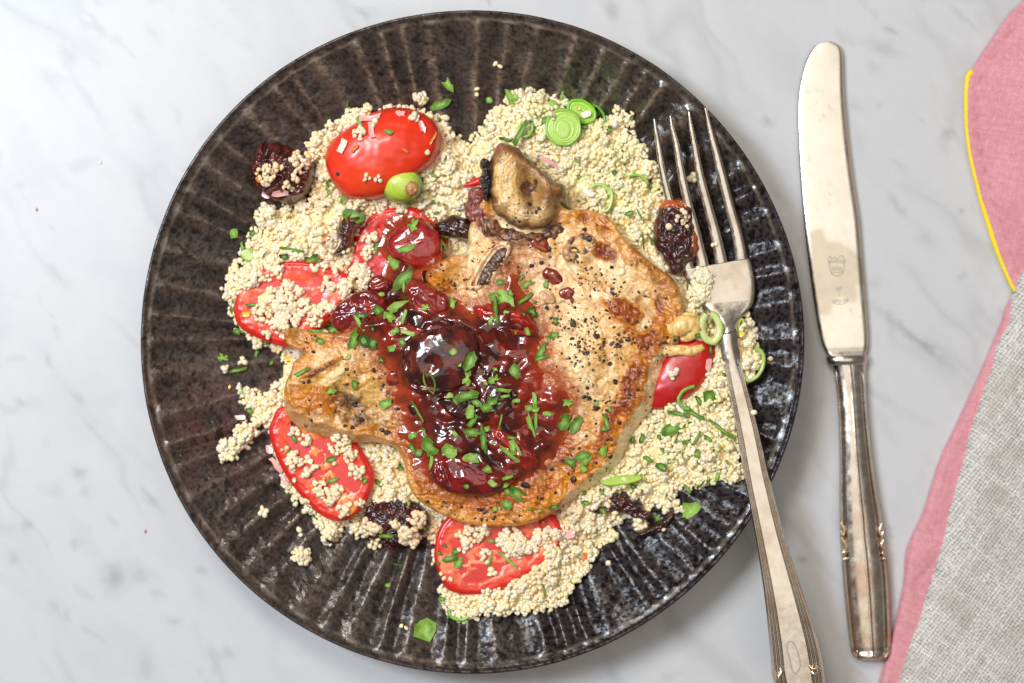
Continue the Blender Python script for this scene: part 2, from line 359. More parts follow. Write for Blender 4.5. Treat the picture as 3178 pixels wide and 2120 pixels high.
# ---------------------------------------------------------------- plate
PR, PH = 996.0, 200.0
PCX = (1463 - CX) * (1 - PH / HC); PCY = 0.0          # world px
def plate_profile(t):
    return 34 + 166 * np.clip((t - .40) / .60, 0, 1) ** 1.5
def plate_h(px, py, it=3):
    h = np.full(np.shape(px), 100.0)
    for _ in range(it):
        f = 1 - h / HC
        r = np.hypot((px - CX) * f - PCX, -(py - CY) * f - PCY) / PR
        h = plate_profile(np.minimum(r, 1))
    return h
def build_plate():
    nt, nr = 1100, 210
    th = np.linspace(0, 2 * math.pi, nt, endpoint=False)
    ts = np.concatenate([np.linspace(0.01, .42, 24), np.linspace(.425, .985, nr - 24)])
    T, TH = np.meshgrid(ts, th)
    X = T * PR * np.cos(TH); Y = T * PR * np.sin(TH)
    wob = 1 + .0022 * np.sin(3 * TH + 1) + .0018 * np.sin(5 * TH + 2)
    ph = 64 * TH + 1.1 * noise(np.cos(TH) * 300, np.sin(TH) * 300, 60, 5) * 3 + .9 * noise(X, Y, 160, 6) * .7
    amp = sstep(T, .42, .60) * (1 - sstep(T, .955, .985)) * (.65 + .5 * noise(X, Y, 240, 9))
    fl = 1 - 2 * np.abs(np.sin(ph / 2)) ** 1.55
    lump = fbm(X, Y, 60, 12, 2) * 3.6 + fbm(X, Y, 16, 14, 2) * 1.0
    Hh = plate_profile(T) + amp * 8 * fl + lump * sstep(T, .3, .5) * (1 - .7 * sstep(T, .96, .985))
    # rim roll and outside
    prof = [(.990, 201.5), (.9945, 203), (.998, 201), (1.0, 196), (.9995, 186), (.985, 168), (.95, 140), (.86, 92), (.72, 44), (.60, 18), (.56, 10), (.55, 0), (.50, 0), (.49, 14), (.01, 14)]
    XX = [T * wob]; HH = [Hh]
    for a, h in prof:
        w = wob[:, :1]; XX.append(a * w); HH.append(np.full((nt, 1), float(h)) + (noise(np.cos(TH[:, :1]) * 500, np.sin(TH[:, :1]) * 500, 40, 3) * 2.5 if a > .9 else 0))
    Rr = np.concatenate(XX, 1) * PR; Hh = np.concatenate(HH, 1); n2 = Rr.shape[1]
    TH2 = np.repeat(th[:, None], n2, 1)
    X = Rr * np.cos(TH2); Y = Rr * np.sin(TH2)
    V = np.stack([(X + PCX) * S, (Y + PCY) * S, Hh * S], -1)
    # glaze colour: dark brown ground, black spots, paler metallic crests, burgundy and olive tints
    c = np.ones(X.shape + (3,)) * lin((64, 54, 48))
    br = sstep(fbm(X, Y, 70, 31, 4, .65), -.25, .35)
    c = mix(c, lin((84, 69, 60)), br * .75)
    flp = np.zeros_like(X); flp[:, :fl.shape[1]] = np.clip(fl, 0, 1) ** 3 * np.clip(amp, 0, 1)
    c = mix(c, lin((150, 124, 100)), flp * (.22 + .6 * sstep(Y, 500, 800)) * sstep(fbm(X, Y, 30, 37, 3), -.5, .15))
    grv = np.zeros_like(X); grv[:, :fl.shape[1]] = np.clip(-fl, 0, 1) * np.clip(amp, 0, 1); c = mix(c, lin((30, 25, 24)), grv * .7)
    red = np.exp(-(((X + 700) / 260) ** 2 + ((Y + 250) / 200) ** 2)) + .5 * np.exp(-(((X + 250) / 360) ** 2 + ((Y - 640) / 160) ** 2))
    c = mix(c, lin((104, 62, 60)), red * .55 * sstep(fbm(X, Y, 120, 33), -.3, .3))
    olv = np.exp(-(((X - 330) / 150) ** 2 + ((Y - 740) / 110) ** 2))
    c = mix(c, lin((98, 100, 60)), olv * .6 * sstep(fbm(X, Y, 60, 35), -.3, .3))
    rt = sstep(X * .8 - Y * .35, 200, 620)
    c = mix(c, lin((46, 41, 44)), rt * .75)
    sp = sstep(fbm(X, Y, 24, 41, 3, .6), .1, .24) * sstep(fbm(X, Y, 150, 43), -.4, .1)
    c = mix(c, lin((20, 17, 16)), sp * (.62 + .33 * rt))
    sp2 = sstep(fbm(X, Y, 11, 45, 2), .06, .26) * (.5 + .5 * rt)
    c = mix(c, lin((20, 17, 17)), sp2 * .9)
    t2 = Rr / PR
    lip = np.exp(-((t2 - .972 - .003 * noise(X, Y, 50, 51)) / .0045) ** 2) * sstep(fbm(X, Y, 40, 55), -.5, .2)
    c = mix(c, lin((150, 130, 108)), lip * .3)
    out = np.zeros_like(X); out[:, T.shape[1] + 2:] = 1
    c = mix(c, lin((52, 46, 42)), out * .85)
    I = np.arange(nt * n2).reshape(nt, n2); J = np.roll(I, -1, 0)
    q = np.stack([I[:, :-1], I[:, 1:], J[:, 1:], J[:, :-1]], -1).reshape(-1, 4)
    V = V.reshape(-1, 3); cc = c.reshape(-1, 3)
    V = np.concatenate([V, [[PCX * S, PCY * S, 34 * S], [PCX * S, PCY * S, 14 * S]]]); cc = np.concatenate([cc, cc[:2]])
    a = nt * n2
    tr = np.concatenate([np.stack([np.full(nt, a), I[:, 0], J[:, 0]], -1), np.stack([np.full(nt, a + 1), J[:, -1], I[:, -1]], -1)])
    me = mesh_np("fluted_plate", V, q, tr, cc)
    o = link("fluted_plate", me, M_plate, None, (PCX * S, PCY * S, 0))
    return tag(o, "dark brown mottled stoneware plate with radial fluted sides under the food", "plate")
plate = build_plate()

# ---------------------------------------------------------------- outlines of the food
MOUND = R('Z', [(722, 318), (760, 285), (830, 250), (960, 250), (1010, 268), (1040, 300), (1078, 318), (1108, 292), (1115, 265), (1150, 245), (1165, 212), (1205, 203), (1245, 210), (1290, 233), (1330, 248),
    (1385, 268), (1412, 250), (1452, 252), (1450, 285), (1442, 302), (1472, 325), (1482, 355), (1508, 370), (1522, 405), (1522, 432), (1545, 450), (1575, 520), (1605, 610), (1640, 640), (1650, 700), (1705, 730),
    (1728, 752), (1742, 790), (1752, 830), (1735, 870), (1700, 900), (1690, 960), (1700, 1020), (1706, 1095), (1680, 1117), (1640, 1105), (1600, 1125), (1562, 1118), (1553, 1165), (1525, 1185), (1500, 1160), (1480, 1200), (1440, 1195),
    (1415, 1205), (1400, 1245), (1370, 1268), (1340, 1290), (1352, 1315), (1312, 1345), (1300, 1385), (1262, 1398), (1215, 1415), (1180, 1412), (1140, 1412), (1105, 1418), (1060, 1420), (1022, 1402), (1003, 1372), (1035, 1345),
    (1000, 1290), (992, 1245), (960, 1235), (900, 1240), (852, 1242), (828, 1222), (795, 1205), (775, 1240), (742, 1240), (735, 1212), (700, 1170), (665, 1130), (642, 1090), (626, 1060), (624, 1000), (600, 985), (592, 1000), (572, 1018),
    (552, 1040), (522, 1058), (498, 1043), (500, 1022), (532, 1007), (548, 980), (572, 955), (558, 938), (545, 905), (562, 887), (602, 897), (638, 880), (640, 845), (648, 815), (620, 800), (585, 785), (552, 768),
    (530, 740), (520, 700), (516, 660), (526, 612), (555, 600), (550, 580), (572, 550), (592, 530), (582, 500), (592, 475), (640, 472), (662, 478), (700, 455), (716, 400), (712, 350)])
CHOP = R('Z', [(1075, 560), (1065, 580), (1030, 590), (985, 615), (975, 640), (985, 668), (940, 700), (880, 730), (830, 745), (785, 762), (735, 762), (700, 756), (665, 753), (650, 766), (662, 795), (700, 812), (675, 830),
    (668, 852), (655, 880), (649, 920), (655, 955), (690, 985), (740, 1005), (800, 1018), (862, 1018), (905, 1030), (928, 1070), (935, 1110), (955, 1145), (990, 1170), (1040, 1195), (1090, 1208), (1150, 1211), (1210, 1205),
    (1262, 1185), (1310, 1152), (1370, 1115), (1418, 1072), (1440, 1030), (1460, 988), (1492, 950), (1512, 915), (1520, 875), (1535, 825), (1560, 800), (1572, 755), (1574, 715), (1560, 660), (1540, 632), (1505, 608), (1472, 580), (1430, 540),
    (1402, 500), (1352, 480), (1300, 478), (1270, 450), (1200, 410), (1130, 420), (1095, 470), (1075, 530)])
SAUCE = R('Z', [(765, 748), (762, 722), (780, 695), (812, 672), (850, 648), (882, 605), (865, 560), (872, 515), (905, 488), (960, 478), (1000, 500), (1022, 545), (1012, 592), (985, 618), (968, 650), (1000, 672), (1050, 688), (1085, 700),
    (1118, 688), (1150, 650), (1165, 612), (1188, 640), (1208, 680), (1232, 705), (1245, 750), (1248, 800), (1255, 845), (1290, 880), (1318, 925), (1312, 965), (1300, 1010), (1288, 1050), (1240, 1080), (1222, 1108), (1170, 1142),
    (1100, 1152), (1035, 1142), (985, 1118), (958, 1082), (932, 1040), (915, 990), (918, 950), (902, 905), (892, 862), (868, 822), (838, 792), (800, 772)])
T1 = R('A', [(915, 690), (955, 600), (1090, 510), (1220, 420), (1340, 352), (1480, 322), (1620, 335), (1745, 385), (1840, 460), (1872, 570), (1850, 700), (1780, 810), (1650, 900), (1500, 1010), (1380, 1070), (1240, 1090), (1110, 1085), (1030, 1010), (960, 900), (925, 800)])
T5 = R('F', [(440, 1480), (430, 1350), (480, 1200), (560, 1040), (640, 930), (760, 850), (900, 870), (985, 950), (1000, 1060), (950, 1190), (870, 1300), (770, 1390), (650, 1450), (540, 1500)])
T6 = R('B', [(225, 992), (290, 940), (350, 905), (385, 900), (390, 975), (340, 990)])
T2 = R('C', [(190, 690), (205, 610), (232, 530), (292, 430), (420, 345), (560, 292), (760, 288), (950, 330), (1090, 380), (1160, 450), (1140, 560), (1060, 660), (980, 770), (860, 880), (700, 980), (560, 972), (430, 930), (290, 862), (215, 785)])
T3 = R('H', [(560, 170), (505, 265), (478, 345), (500, 470), (560, 620), (650, 775), (780, 930), (900, 1040), (1010, 1088), (1105, 1085), (1190, 1045), (1265, 950), (1325, 820), (1335, 720), (1290, 600), (1180, 450), (1050, 340), (900, 240), (700, 160)])
T4 = R('U', [(0, 400), (15, 330), (60, 250), (140, 190), (330, 170), (560, 170), (760, 190), (840, 290), (850, 360), (800, 460), (700, 560), (560, 650), (420, 715), (260, 742), (130, 725), (60, 680), (20, 590), (-5, 500)])
T7 = R('A', [(1140, 1568), (1165, 1440), (1215, 1330), (1290, 1235), (1370, 1185), (1470, 1160), (1640, 1150), (1740, 1190), (1820, 1270), (1880, 1400), (1880, 1600), (1700, 1900), (1400, 2000), (1150, 1900), (1115, 1720)])
D1 = R('A', [(290, 830), (330, 770), (360, 660), (420, 600), (500, 580), (580, 620), (680, 680), (760, 720), (830, 790), (845, 880), (800, 1000), (740, 1080), (620, 1120), (540, 1120), (430, 1060), (350, 990), (305, 920)])
D2 = R('F', [(480, 10), (500, -80), (540, -180), (620, -230), (720, -200), (790, -130), (800, -20), (835, 90), (840, 190), (800, 270), (740, 330), (725, 390), (640, 400), (585, 330), (510, 210), (470, 110)])
D3 = R('G', [(300, 1000), (480, 900), (500, 850), (580, 835), (680, 870), (760, 930), (800, 990), (850, 1040), (850, 1090), (760, 1090), (650, 1040), (540, 1030), (440, 1040), (340, 1060)])
D4 = R('G', [(960, 880), (1010, 890), (1030, 960), (1035, 1040), (1010, 1110), (940, 1170), (850, 1210), (760, 1235), (720, 1200), (780, 1150), (880, 1110), (950, 1060), (985, 990), (965, 930)])
D5 = R('H', [(1250, 1050), (1290, 960), (1350, 920), (1480, 890), (1600, 910), (1700, 960), (1780, 1040), (1780, 1140), (1700, 1230), (1600, 1280), (1480, 1300), (1330, 1260), (1260, 1180)])
D6 = R('A', [(1040, 1300), (1090, 1230), (1150, 1190), (1230, 1180), (1250, 1260), (1190, 1340), (1160, 1440), (1100, 1520), (1020, 1545), (1000, 1530), (1060, 1440), (1030, 1380)])
D7 = R('B', [(0, 1300), (60, 1250), (150, 1220), (260, 1250), (330, 1300), (380, 1350), (340, 1400), (240, 1420), (130, 1400), (40, 1370)])
MOUNDs, CHOPs, SAUCEs = smooth_poly(MOUND, 4), smooth_poly(CHOP, 5), smooth_poly(SAUCE, 5)

def mound_h(px, py, d):
    e = 58 * sstep(d, -10, 130) + 12 * sstep(d, -15, 20)
    return plate_h(px, py) + e + fbm(px, py, 120, 71, 3) * 22

# ---------------------------------------------------------------- couscous
def ico(level=1):
    t = (1 + 5 ** .5) / 2
    v = [(-1, t, 0), (1, t, 0), (-1, -t, 0), (1, -t, 0), (0, -1, t), (0, 1, t), (0, -1, -t), (0, 1, -t), (t, 0, -1), (t, 0, 1), (-t, 0, -1), (-t, 0, 1)]
    f = [(0, 11, 5), (0, 5, 1), (0, 1, 7), (0, 7, 10), (0, 10, 11), (1, 5, 9), (5, 11, 4), (11, 10, 2), (10, 7, 6), (7, 1, 8), (3, 9, 4), (3, 4, 2), (3, 2, 6), (3, 6, 8), (3, 8, 9), (4, 9, 5), (2, 4, 11), (6, 2, 10), (8, 6, 7), (9, 8, 1)]
    v = [np.array(a) / np.linalg.norm(a) for a in v]
    for _ in range(level):
        mp = {}; nf = []
        def mid(a, b):
            k = (min(a, b), max(a, b))
            if k not in mp:
                m = v[a] + v[b]; v.append(m / np.linalg.norm(m)); mp[k] = len(v) - 1
            return mp[k]
        for a, b, c in f:
            ab, bc, ca = mid(a, b), mid(b, c), mid(c, a); nf += [(a, ab, ca), (b, bc, ab), (c, ca, bc), (ab, bc, ca)]
        f = nf
    return np.array(v), np.array(f)
ICO0, ICO1 = ico(0), ico(1)
def blobs(C, rad, cols, base=ICO1, elong=.22, rough=.07, flat=1.0):
    """C world px (N,3); returns verts in metres, tris, colours"""
    bv, bf = base; n, m = len(C), len(bv)
    q = rng.normal(size=(n, 4)); q /= np.linalg.norm(q, axis=1)[:, None]
    w, x, y, z = q.T
    Rm = np.stack([1 - 2 * (y * y + z * z), 2 * (x * y - z * w), 2 * (x * z + y * w), 2 * (x * y + z * w), 1 - 2 * (x * x + z * z), 2 * (y * z - x * w),
                   2 * (x * z - y * w), 2 * (y * z + x * w), 1 - 2 * (x * x + y * y)], -1).reshape(n, 3, 3)
    sc3 = 1 + rng.uniform(-elong, elong, (n, 1, 3))
    loc = bv[None] * sc3 * (1 + rng.uniform(-rough, rough, (n, m, 1)))
    V = np.einsum('nij,nmj->nmi', Rm, loc) * rad[:, None, None]
    V[..., 2] *= flat
    V = (V + C[:, None]) * S
    T = (bf[None] + (np.arange(n) * m)[:, None, None]).reshape(-1, 3)
    return V.reshape(-1, 3), T, np.repeat(cols, m, 0)
def grain_cols(n, tint=None, k=0):
    a = rng.random(n)[:, None]
    c = lin((255, 243, 212)) * (1 - a) + lin((255, 229, 174)) * a
    w = rng.random(n) < .07; c[w] = lin((254, 244, 222)) * rng.uniform(.92, 1, (w.sum(), 1))
    c = c * rng.uniform(.9, 1.0, (n, 1))
    if tint is not None: c = c * (1 - np.asarray(k)[..., None] if np.ndim(k) else 1 - k) + lin(tint) * (np.asarray(k)[..., None] if np.ndim(k) else k)
    return c
HOLES = [('Z', 625, 840, 36, 40), ('Z', 1085, 345, 12, 9)]
KEEP = [smooth_poly(p, 2) for p in (T1, T5, T2, T3, T4, T7, D1, D2, D3, D4, D5, D6, D7)]
def keepout(px, py):
    k = np.zeros(np.shape(px), bool)
    for p in KEEP:
        m = (px > p[:, 0].min()) & (px < p[:, 0].max()) & (py > p[:, 1].min()) & (py < p[:, 1].max())
        if m.any(): k[m] |= sdf(px[m], py[m], p)[0] > 12
    for g, x, y, rx, ry in HOLES:
        cx, cy = R1(g, x, y); k |= ((px - cx) / (rx * 1.35)) ** 2 + ((py - cy) / (ry * 1.35)) ** 2 < 1
    return k
def build_couscous():
    lo, hi = MOUNDs.min(0) - 30, MOUNDs.max(0) + 30
    # under-layer
    X, Y = np.meshgrid(np.arange(lo[0], hi[0], 12), np.arange(lo[1], hi[1], 12)); D, _ = sdf(X, Y, MOUNDs)
    H = mound_h(X, Y, D) - 8; keep = (D > 8) & ~((sdf(X, Y, KEEP[6])[0] > 6))
    idx = -np.ones(D.shape, int); idx[keep] = np.arange(keep.sum())
    q = keep[:-1, :-1] & keep[1:, :-1] & keep[1:, 1:] & keep[:-1, 1:]
    quads = np.stack([idx[:-1, :-1][q], idx[1:, :-1][q], idx[1:, 1:][q], idx[:-1, 1:][q]], -1)
    V0 = W(X, Y, H)[keep]; C0 = np.tile(lin((246, 222, 158)), (len(V0), 1))
    # grains
    sp = 13.0; sp = 10.6; X, Y = np.meshgrid(np.arange(lo[0], hi[0], sp), np.arange(lo[1], hi[1], sp))
    X = (X + rng.uniform(-6, 6, X.shape)).ravel(); Y = (Y + rng.uniform(-6, 6, Y.shape)).ravel()
    D, _ = sdf(X, Y, MOUNDs); Dc, _ = sdf(X, Y, CHOPs)
    ok = (D + 16 * fbm(X, Y, 34, 81, 2) > 1) & (Dc < 35) & ~keepout(X, Y)
    X, Y, D = X[ok], Y[ok], D[ok]
    h = mound_h(X, Y, D) + fbm(X, Y, 46, 83, 2) * 21 - 4 + rng.uniform(-3, 5, len(X))
    # tufts piled on top
    ns = 1900; sx = rng.uniform(lo[0], hi[0], ns); sy = rng.uniform(lo[1], hi[1], ns)
    D2, _ = sdf(sx, sy, MOUNDs); Dc, _ = sdf(sx, sy, CHOPs); ok = (D2 > -2) & (Dc < 20) & ~keepout(sx, sy); sx, sy, D2 = sx[ok], sy[ok], D2[ok]
    k = 10; a = rng.uniform(0, 2 * math.pi, (len(sx), k)); r = np.sqrt(rng.random((len(sx), k))) * rng.uniform(9, 25, (len(sx), 1))
    tx, ty = (sx[:, None] + r * np.cos(a)), (sy[:, None] + r * np.sin(a))
    hb = mound_h(sx, sy, D2) + fbm(sx, sy, 46, 83, 2) * 21 + rng.uniform(3, 16, len(sx))
    th = hb[:, None] - (r / 25) ** 2 * 14 + rng.uniform(-2, 3, r.shape)
    X = np.concatenate([X, tx.ravel()]); Y = np.concatenate([Y, ty.ravel()]); h = np.concatenate([h, th.ravel()])
    n = len(X); rad = rng.uniform(5.4, 8.9, n)
    tk = np.zeros(n)
    for g, x, y, rr, s in [('A', 700, 950, 80, .55), ('A', 870, 1050, 70, .3), ('Z', 880, 1215, 90, .18), ('Z', 1290, 1180, 90, .22), ('Z', 1250, 1330, 60, .2), ('A', 1500, 1130, 60, .2), ('Z', 1120, 1200, 60, .15), ('Z', 760, 590, 60, .25), ('Z', 1560, 560, 50, .2)]:
        cx, cy = R1(g, x, y); tk = np.maximum(tk, s * np.exp(-((X - cx) ** 2 + (Y - cy) ** 2) / (rr * .9) ** 2))
    cols = grain_cols(n, (198, 138, 98), tk); gk = np.zeros(n)
    for x, y, rr in ((1350, 330, 150), (1480, 480, 90), (1560, 1020, 150), (1250, 240, 90)): gk = np.maximum(gk, .4 * np.exp(-((X - x * 1.3518) ** 2 + (Y - y * 1.3518) ** 2) / (rr * 1.35) ** 2) * sstep(noise(X, Y, 60, 95), -.3, .3))
    cols = mix(cols, lin((226, 230, 150)), gk)
    Cw = W(X, Y, h) / S
    V, T, C = blobs(Cw, rad, cols, ICO1, .34, .19)
    me = mesh_np("couscous", np.concatenate([V0, V]), quads, T + len(V0), np.concatenate([C0, C]))
    o = link("couscous", me, M_grain)
    tag(o, "pale yellow couscous heaped on the dark plate around and under the pork chop", "couscous", None, "stuff")
    print("grains", n)
    return o
couscous = build_couscous()

# ---------------------------------------------------------------- tomatoes
def ellfit(poly):
    p = smooth_poly(poly, 4); c = (p.max(0) + p.min(0)) / 2; q = p - p.mean(0); w, v = np.linalg.eigh(np.cov(q.T)); ax = np.abs((p - c) @ v).max(0)
    def e(px, py):
        d = np.stack([px - c[0], py - c[1]], -1) @ v; return (d[..., 0] / ax[0]) ** 2 + (d[..., 1] / ax[1]) ** 2
    return e
def dome_e(poly, base, A, sh=18):
    e = ellfit(poly)
    return lambda px, py, d, dm: base + A * (.72 * np.sqrt(np.clip(1 - e(px, py) * .97, 0, 1)) + .28 * (1 - (1 - np.clip(d / sh, 0, 1)) ** 2) ** .5) + 7 * fbm(px, py, 90, 31, 3) * np.minimum(1, d / 20)
def dome(base, A, pw=.5, tilt=(0, 0), c=None, bumpy=0, sc_=60, seed=0, Rr=None):
    def f(px, py, d, dm):
        r = Rr or dm
        t = np.clip(d / r, 0, 1)
        h = base + A * (1 - (1 - t) ** 2) ** pw
        if c is not None: h = h + (px - c[0]) * tilt[0] + (py - c[1]) * tilt[1]
        if bumpy: h = h + bumpy * fbm(px, py, sc_, seed, 3) * np.minimum(1, d / 12)
        return h
    return f
def flatcolor(rgb, rgb2=None, sc_=60, seed=0):
    def f(px, py, d, H, dm):
        c = np.ones(px.shape + (3,)) * lin(rgb)
        return mix(c, lin(rgb2), sstep(fbm(px, py, sc_, seed, 3), -.25, .3)) if rgb2 is not None else c
    return f
def base_at(poly):
    c = poly.mean(0); d, _ = sdf(np.array([c[0]]), np.array([c[1]]), MOUNDs); return c, float(mound_h(np.array([c[0]]), np.array([c[1]]), d)[0])
OB = {}       # surfaces things can rest on, for ray tests
OB['plate'] = [plate]; OB['couscous'] = [couscous]; OB['tomato'] = []; OB['pork'] = []; OB['sauce'] = []; OB['cherry'] = []; OB['fruit'] = []; OB['onion'] = []; OB['metal'] = []

# whole-skin halves
c, b = base_at(T1)
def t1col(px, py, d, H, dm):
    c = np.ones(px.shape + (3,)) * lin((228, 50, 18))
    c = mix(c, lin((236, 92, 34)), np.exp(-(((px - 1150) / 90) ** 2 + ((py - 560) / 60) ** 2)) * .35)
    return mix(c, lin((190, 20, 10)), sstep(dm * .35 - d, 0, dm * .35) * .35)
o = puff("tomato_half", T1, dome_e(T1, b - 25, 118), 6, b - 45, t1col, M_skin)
tag(o, "red plum tomato half lying skin side up at the upper left of the plate", "tomato"); OB['tomato'].append(o)
c, b = base_at(T5)
o = puff("tomato_half", T5, dome_e(T5, b - 25, 66), 6, b - 60, flatcolor((178, 16, 14), (196, 26, 18), 90, 3), M_skin)
tag(o, "dark red tomato half tucked between the pork chop and the fork handle", "tomato"); OB['tomato'].append(o)
c, b = base_at(T6)
o = puff("tomato_slice", T6, dome(b + 2, 18, .5), 4, b - 30, flatcolor((214, 40, 26)), M_skin)
tag(o, "small red tomato sliver poking out left of the bone knob", "tomato"); OB['tomato'].append(o)

def cut_tomato(name, poly, tilt, lift, seed, label, flesh, centre, axis, seeds=()):
    c, b = base_at(poly); b = b + lift
    root = empty(name, tuple(W(c[0], c[1], b - 60)), label, "tomato")
    sk = puff("skin", poly, dome(b - 4, 10, .5, tilt, c, Rr=16), 5, b - 70, flatcolor((205, 28, 16), (215, 40, 22), 50, seed), M_skin, root, href=b)
    n = smooth_poly(poly, 3); ctr = n.mean(0); v = n - ctr; ln = np.linalg.norm(v, axis=1)[:, None]; inner = ctr + v * (1 - 11 / ln)
    ax = math.radians(axis); ca, sa = math.cos(ax), math.sin(ax)
    def cc(px, py, d, H, dm):
        u = ((px - centre[0]) * ca + (py - centre[1]) * sa); v = (-(px - centre[0]) * sa + (py - centre[1]) * ca)
        cl = np.ones(px.shape + (3,)) * lin((218, 44, 24))
        cl = mix(cl, lin(flesh[0]), sstep(d, 14, 34 + 16 * fbm(px, py, 60, seed)))
        core = np.exp(-((v + 10 * noise(px, py, 60, seed + 1)) / 24) ** 2) * (np.abs(u) < 400)
        cl = mix(cl, lin(flesh[1]), core * .85)
        loc = sstep(noise(u * .6, v, 62, seed + 5), .05, .4) * sstep(d, 22, 48) * sstep(np.abs(v), 12, 34); cl = mix(cl, lin((196, 60, 18)), loc * .75)
        fib = sstep(fbm(u * .22, v, 13, seed + 2, 3), -.2, .35)
        cl = mix(cl, lin(flesh[2]), fib * .75 * sstep(d, 10, 40))
        return cl
    def hh(px, py, d, dm):
        u = ((px - centre[0]) * ca + (py - centre[1]) * sa); v = (-(px - centre[0]) * sa + (py - centre[1]) * ca)
        loc = sstep(noise(u * .6, v, 62, seed + 5), .05, .4) * sstep(d, 22, 48) * sstep(np.abs(v), 12, 34)
        return b + 7 + (px - c[0]) * tilt[0] + (py - c[1]) * tilt[1] + 4 * (1 - (1 - np.clip(d / 10, 0, 1)) ** 2) ** .5 - 15 * loc + 4 * fbm(px, py, 26, seed + 8) - 5 * sstep(d, 20, 60)
    fl = puff("flesh", inner, hh, 4, b - 8, cc, M_tom, root, href=b, smoothn=1)
    sl = bpy.data.meshes.new("seed")
    for i, (g, x, y) in enumerate(seeds):
        px, py = R1(g, x, y); a = rng.uniform(0, 3.1)
        p = np.array([[px - 9 * math.cos(a), py - 9 * math.sin(a), b + 7], [px, py, b + 9], [px + 9 * math.cos(a), py + 9 * math.sin(a), b + 7]])
        p[:, 2] += (p[:, 0] - c[0]) * tilt[0] + (p[:, 1] - c[1]) * tilt[1]
        s = tube("seed", p, [2, 6.5, 2], M_onion, root, 8, 7, lin((214, 150, 48)), .5)
    OB['tomato'] += [sk, fl]
    return root
cut_tomato("tomato_half", T2, (.03, -.02), 6, 51, "wide cut tomato half under scattered couscous at the left edge of the chop", ((236, 92, 60), (248, 136, 96), (214, 54, 32)), R1('C', 640, 560), 0)
cut_tomato("tomato_half", T3, (.04, .02), 4, 61, "cut tomato half showing its orange core and seeds at the lower left", ((238, 88, 44), (254, 166, 74), (208, 46, 24)), R1('H', 900, 560), 62,
           [('H', 780, 690), ('H', 855, 760), ('H', 830, 810), ('H', 1130, 630), ('H', 1000, 755), ('H', 760, 470), ('H', 930, 745)])
cut_tomato("tomato_half", T4, (0, .04), 6, 71, "cut tomato half at the bottom of the couscous below the chop", ((240, 108, 70), (250, 160, 108), (218, 66, 42)), R1('U', 420, 470), -10)
cut_tomato("tomato_half", T7, (.02, .0), 8, 81, "cut tomato half pushed up under the cherry sauce left of the bone", ((206, 34, 24), (216, 60, 40), (182, 22, 16)), R1('A', 1500, 1500), 70)

# ---------------------------------------------------------------- dried fruit in the couscous
def wrinkled(base, A, seed, sx=20, sy=20, ang=0, depth=9):
    ca, sa = math.cos(math.radians(ang)), math.sin(math.radians(ang))
    def f(px, py, d, dm):
        t = np.clip(d / dm, 0, 1); h = base + A * (1 - (1 - t) ** 2) ** .5
        u, v = px * ca + py * sa, -px * sa + py * ca
        u = u + 14 * noise(px, py, 50, seed + 4); v = v + 14 * noise(px, py, 50, seed + 5)
        rg = 1 - 2.6 * np.abs(noise(u / sx, v / sy, 1.0, seed))
        rg2 = 1 - 2.6 * np.abs(noise(u / sx * 2.1, v / sy * 2.1, 1.0, seed + 1))
        return h + depth * (np.clip(rg, -1, 1) + .45 * np.clip(rg2, -1, 1)) * np.minimum(1, d / 10)
    return f
def fruit(poly, A, lift, seed, c1, c2, label, name="dried_cherry", cat="dried fruit", key='fruit', mat=None, **k):
    c, b = base_at(poly); b += lift
    o = puff(name, poly, wrinkled(b, A, seed, **k), 3.5, b - 45, flatcolor(c1, c2, 34, seed), mat or M_dried, wob=5, seed=seed)
    tag(o, label, cat); OB[key].append(o); return o
fruit(D1, 85, -20, 101, (62, 18, 16), (92, 26, 20), "dark glossy dried cherry with couscous stuck to it at the upper left of the plate", sx=46, sy=26, ang=-40, depth=13)
fruit(D2, 40, 50, 111, (52, 26, 24), (74, 30, 24), "flat dark dried cherry with an orange rim tucked against the fork tines", sx=40, sy=24, ang=70, depth=9)
D2b = R('I', [(270, 850), (290, 800), (330, 782), (392, 780), (398, 800), (380, 815), (400, 850), (395, 910), (300, 930), (250, 900)])
fruit(D3, 34, 2, 121, (54, 22, 20), (78, 30, 24), "long wrinkled dried cherry below the chop at the lower right of the couscous", sx=40, sy=15, ang=20, depth=9)
fruit(D4, 24, 6, 131, (48, 24, 22), (66, 30, 24), "curved dark dried fruit strip at the lower right edge of the couscous", sx=40, sy=12, ang=-50, depth=6)
fruit(D5, 38, -6, 141, (50, 20, 18), (74, 28, 22), "dark dried cherry between the two lower tomato halves under white grains", sx=30, sy=24, ang=30, depth=9)
fruit(D6, 34, 22, 151, (62, 28, 22), (104, 44, 28), "folded brown dried cherry left of the sauce under a parsley leaf", sx=40, sy=18, ang=-60, depth=8)
fruit(D7, 30, 36, 161, (44, 22, 20), (70, 30, 24), "near black dried cherry left of the bone behind the pork chop", sx=40, sy=18, ang=10, depth=7)
D8 = R('H', [(1400, 1270), (1460, 1255), (1500, 1280), (1500, 1320), (1450, 1335), (1405, 1310)])
fruit(D8, 16, 4, 171, (110, 34, 22), (84, 22, 26), "small red-brown scrap of dried fruit on the plate below the white grains", name="fruit_scrap", sx=20, sy=14)
D9 = R('E', [(1370, 1080), (1410, 1055), (1440, 1075), (1450, 1130), (1420, 1160), (1375, 1150), (1355, 1110)])
fruit(D9, 20, 14, 181, (196, 70, 30), (210, 92, 46), "small orange-red tomato scrap in the couscous below the chop", name="tomato_scrap", cat="tomato", sx=30, sy=30, depth=2)

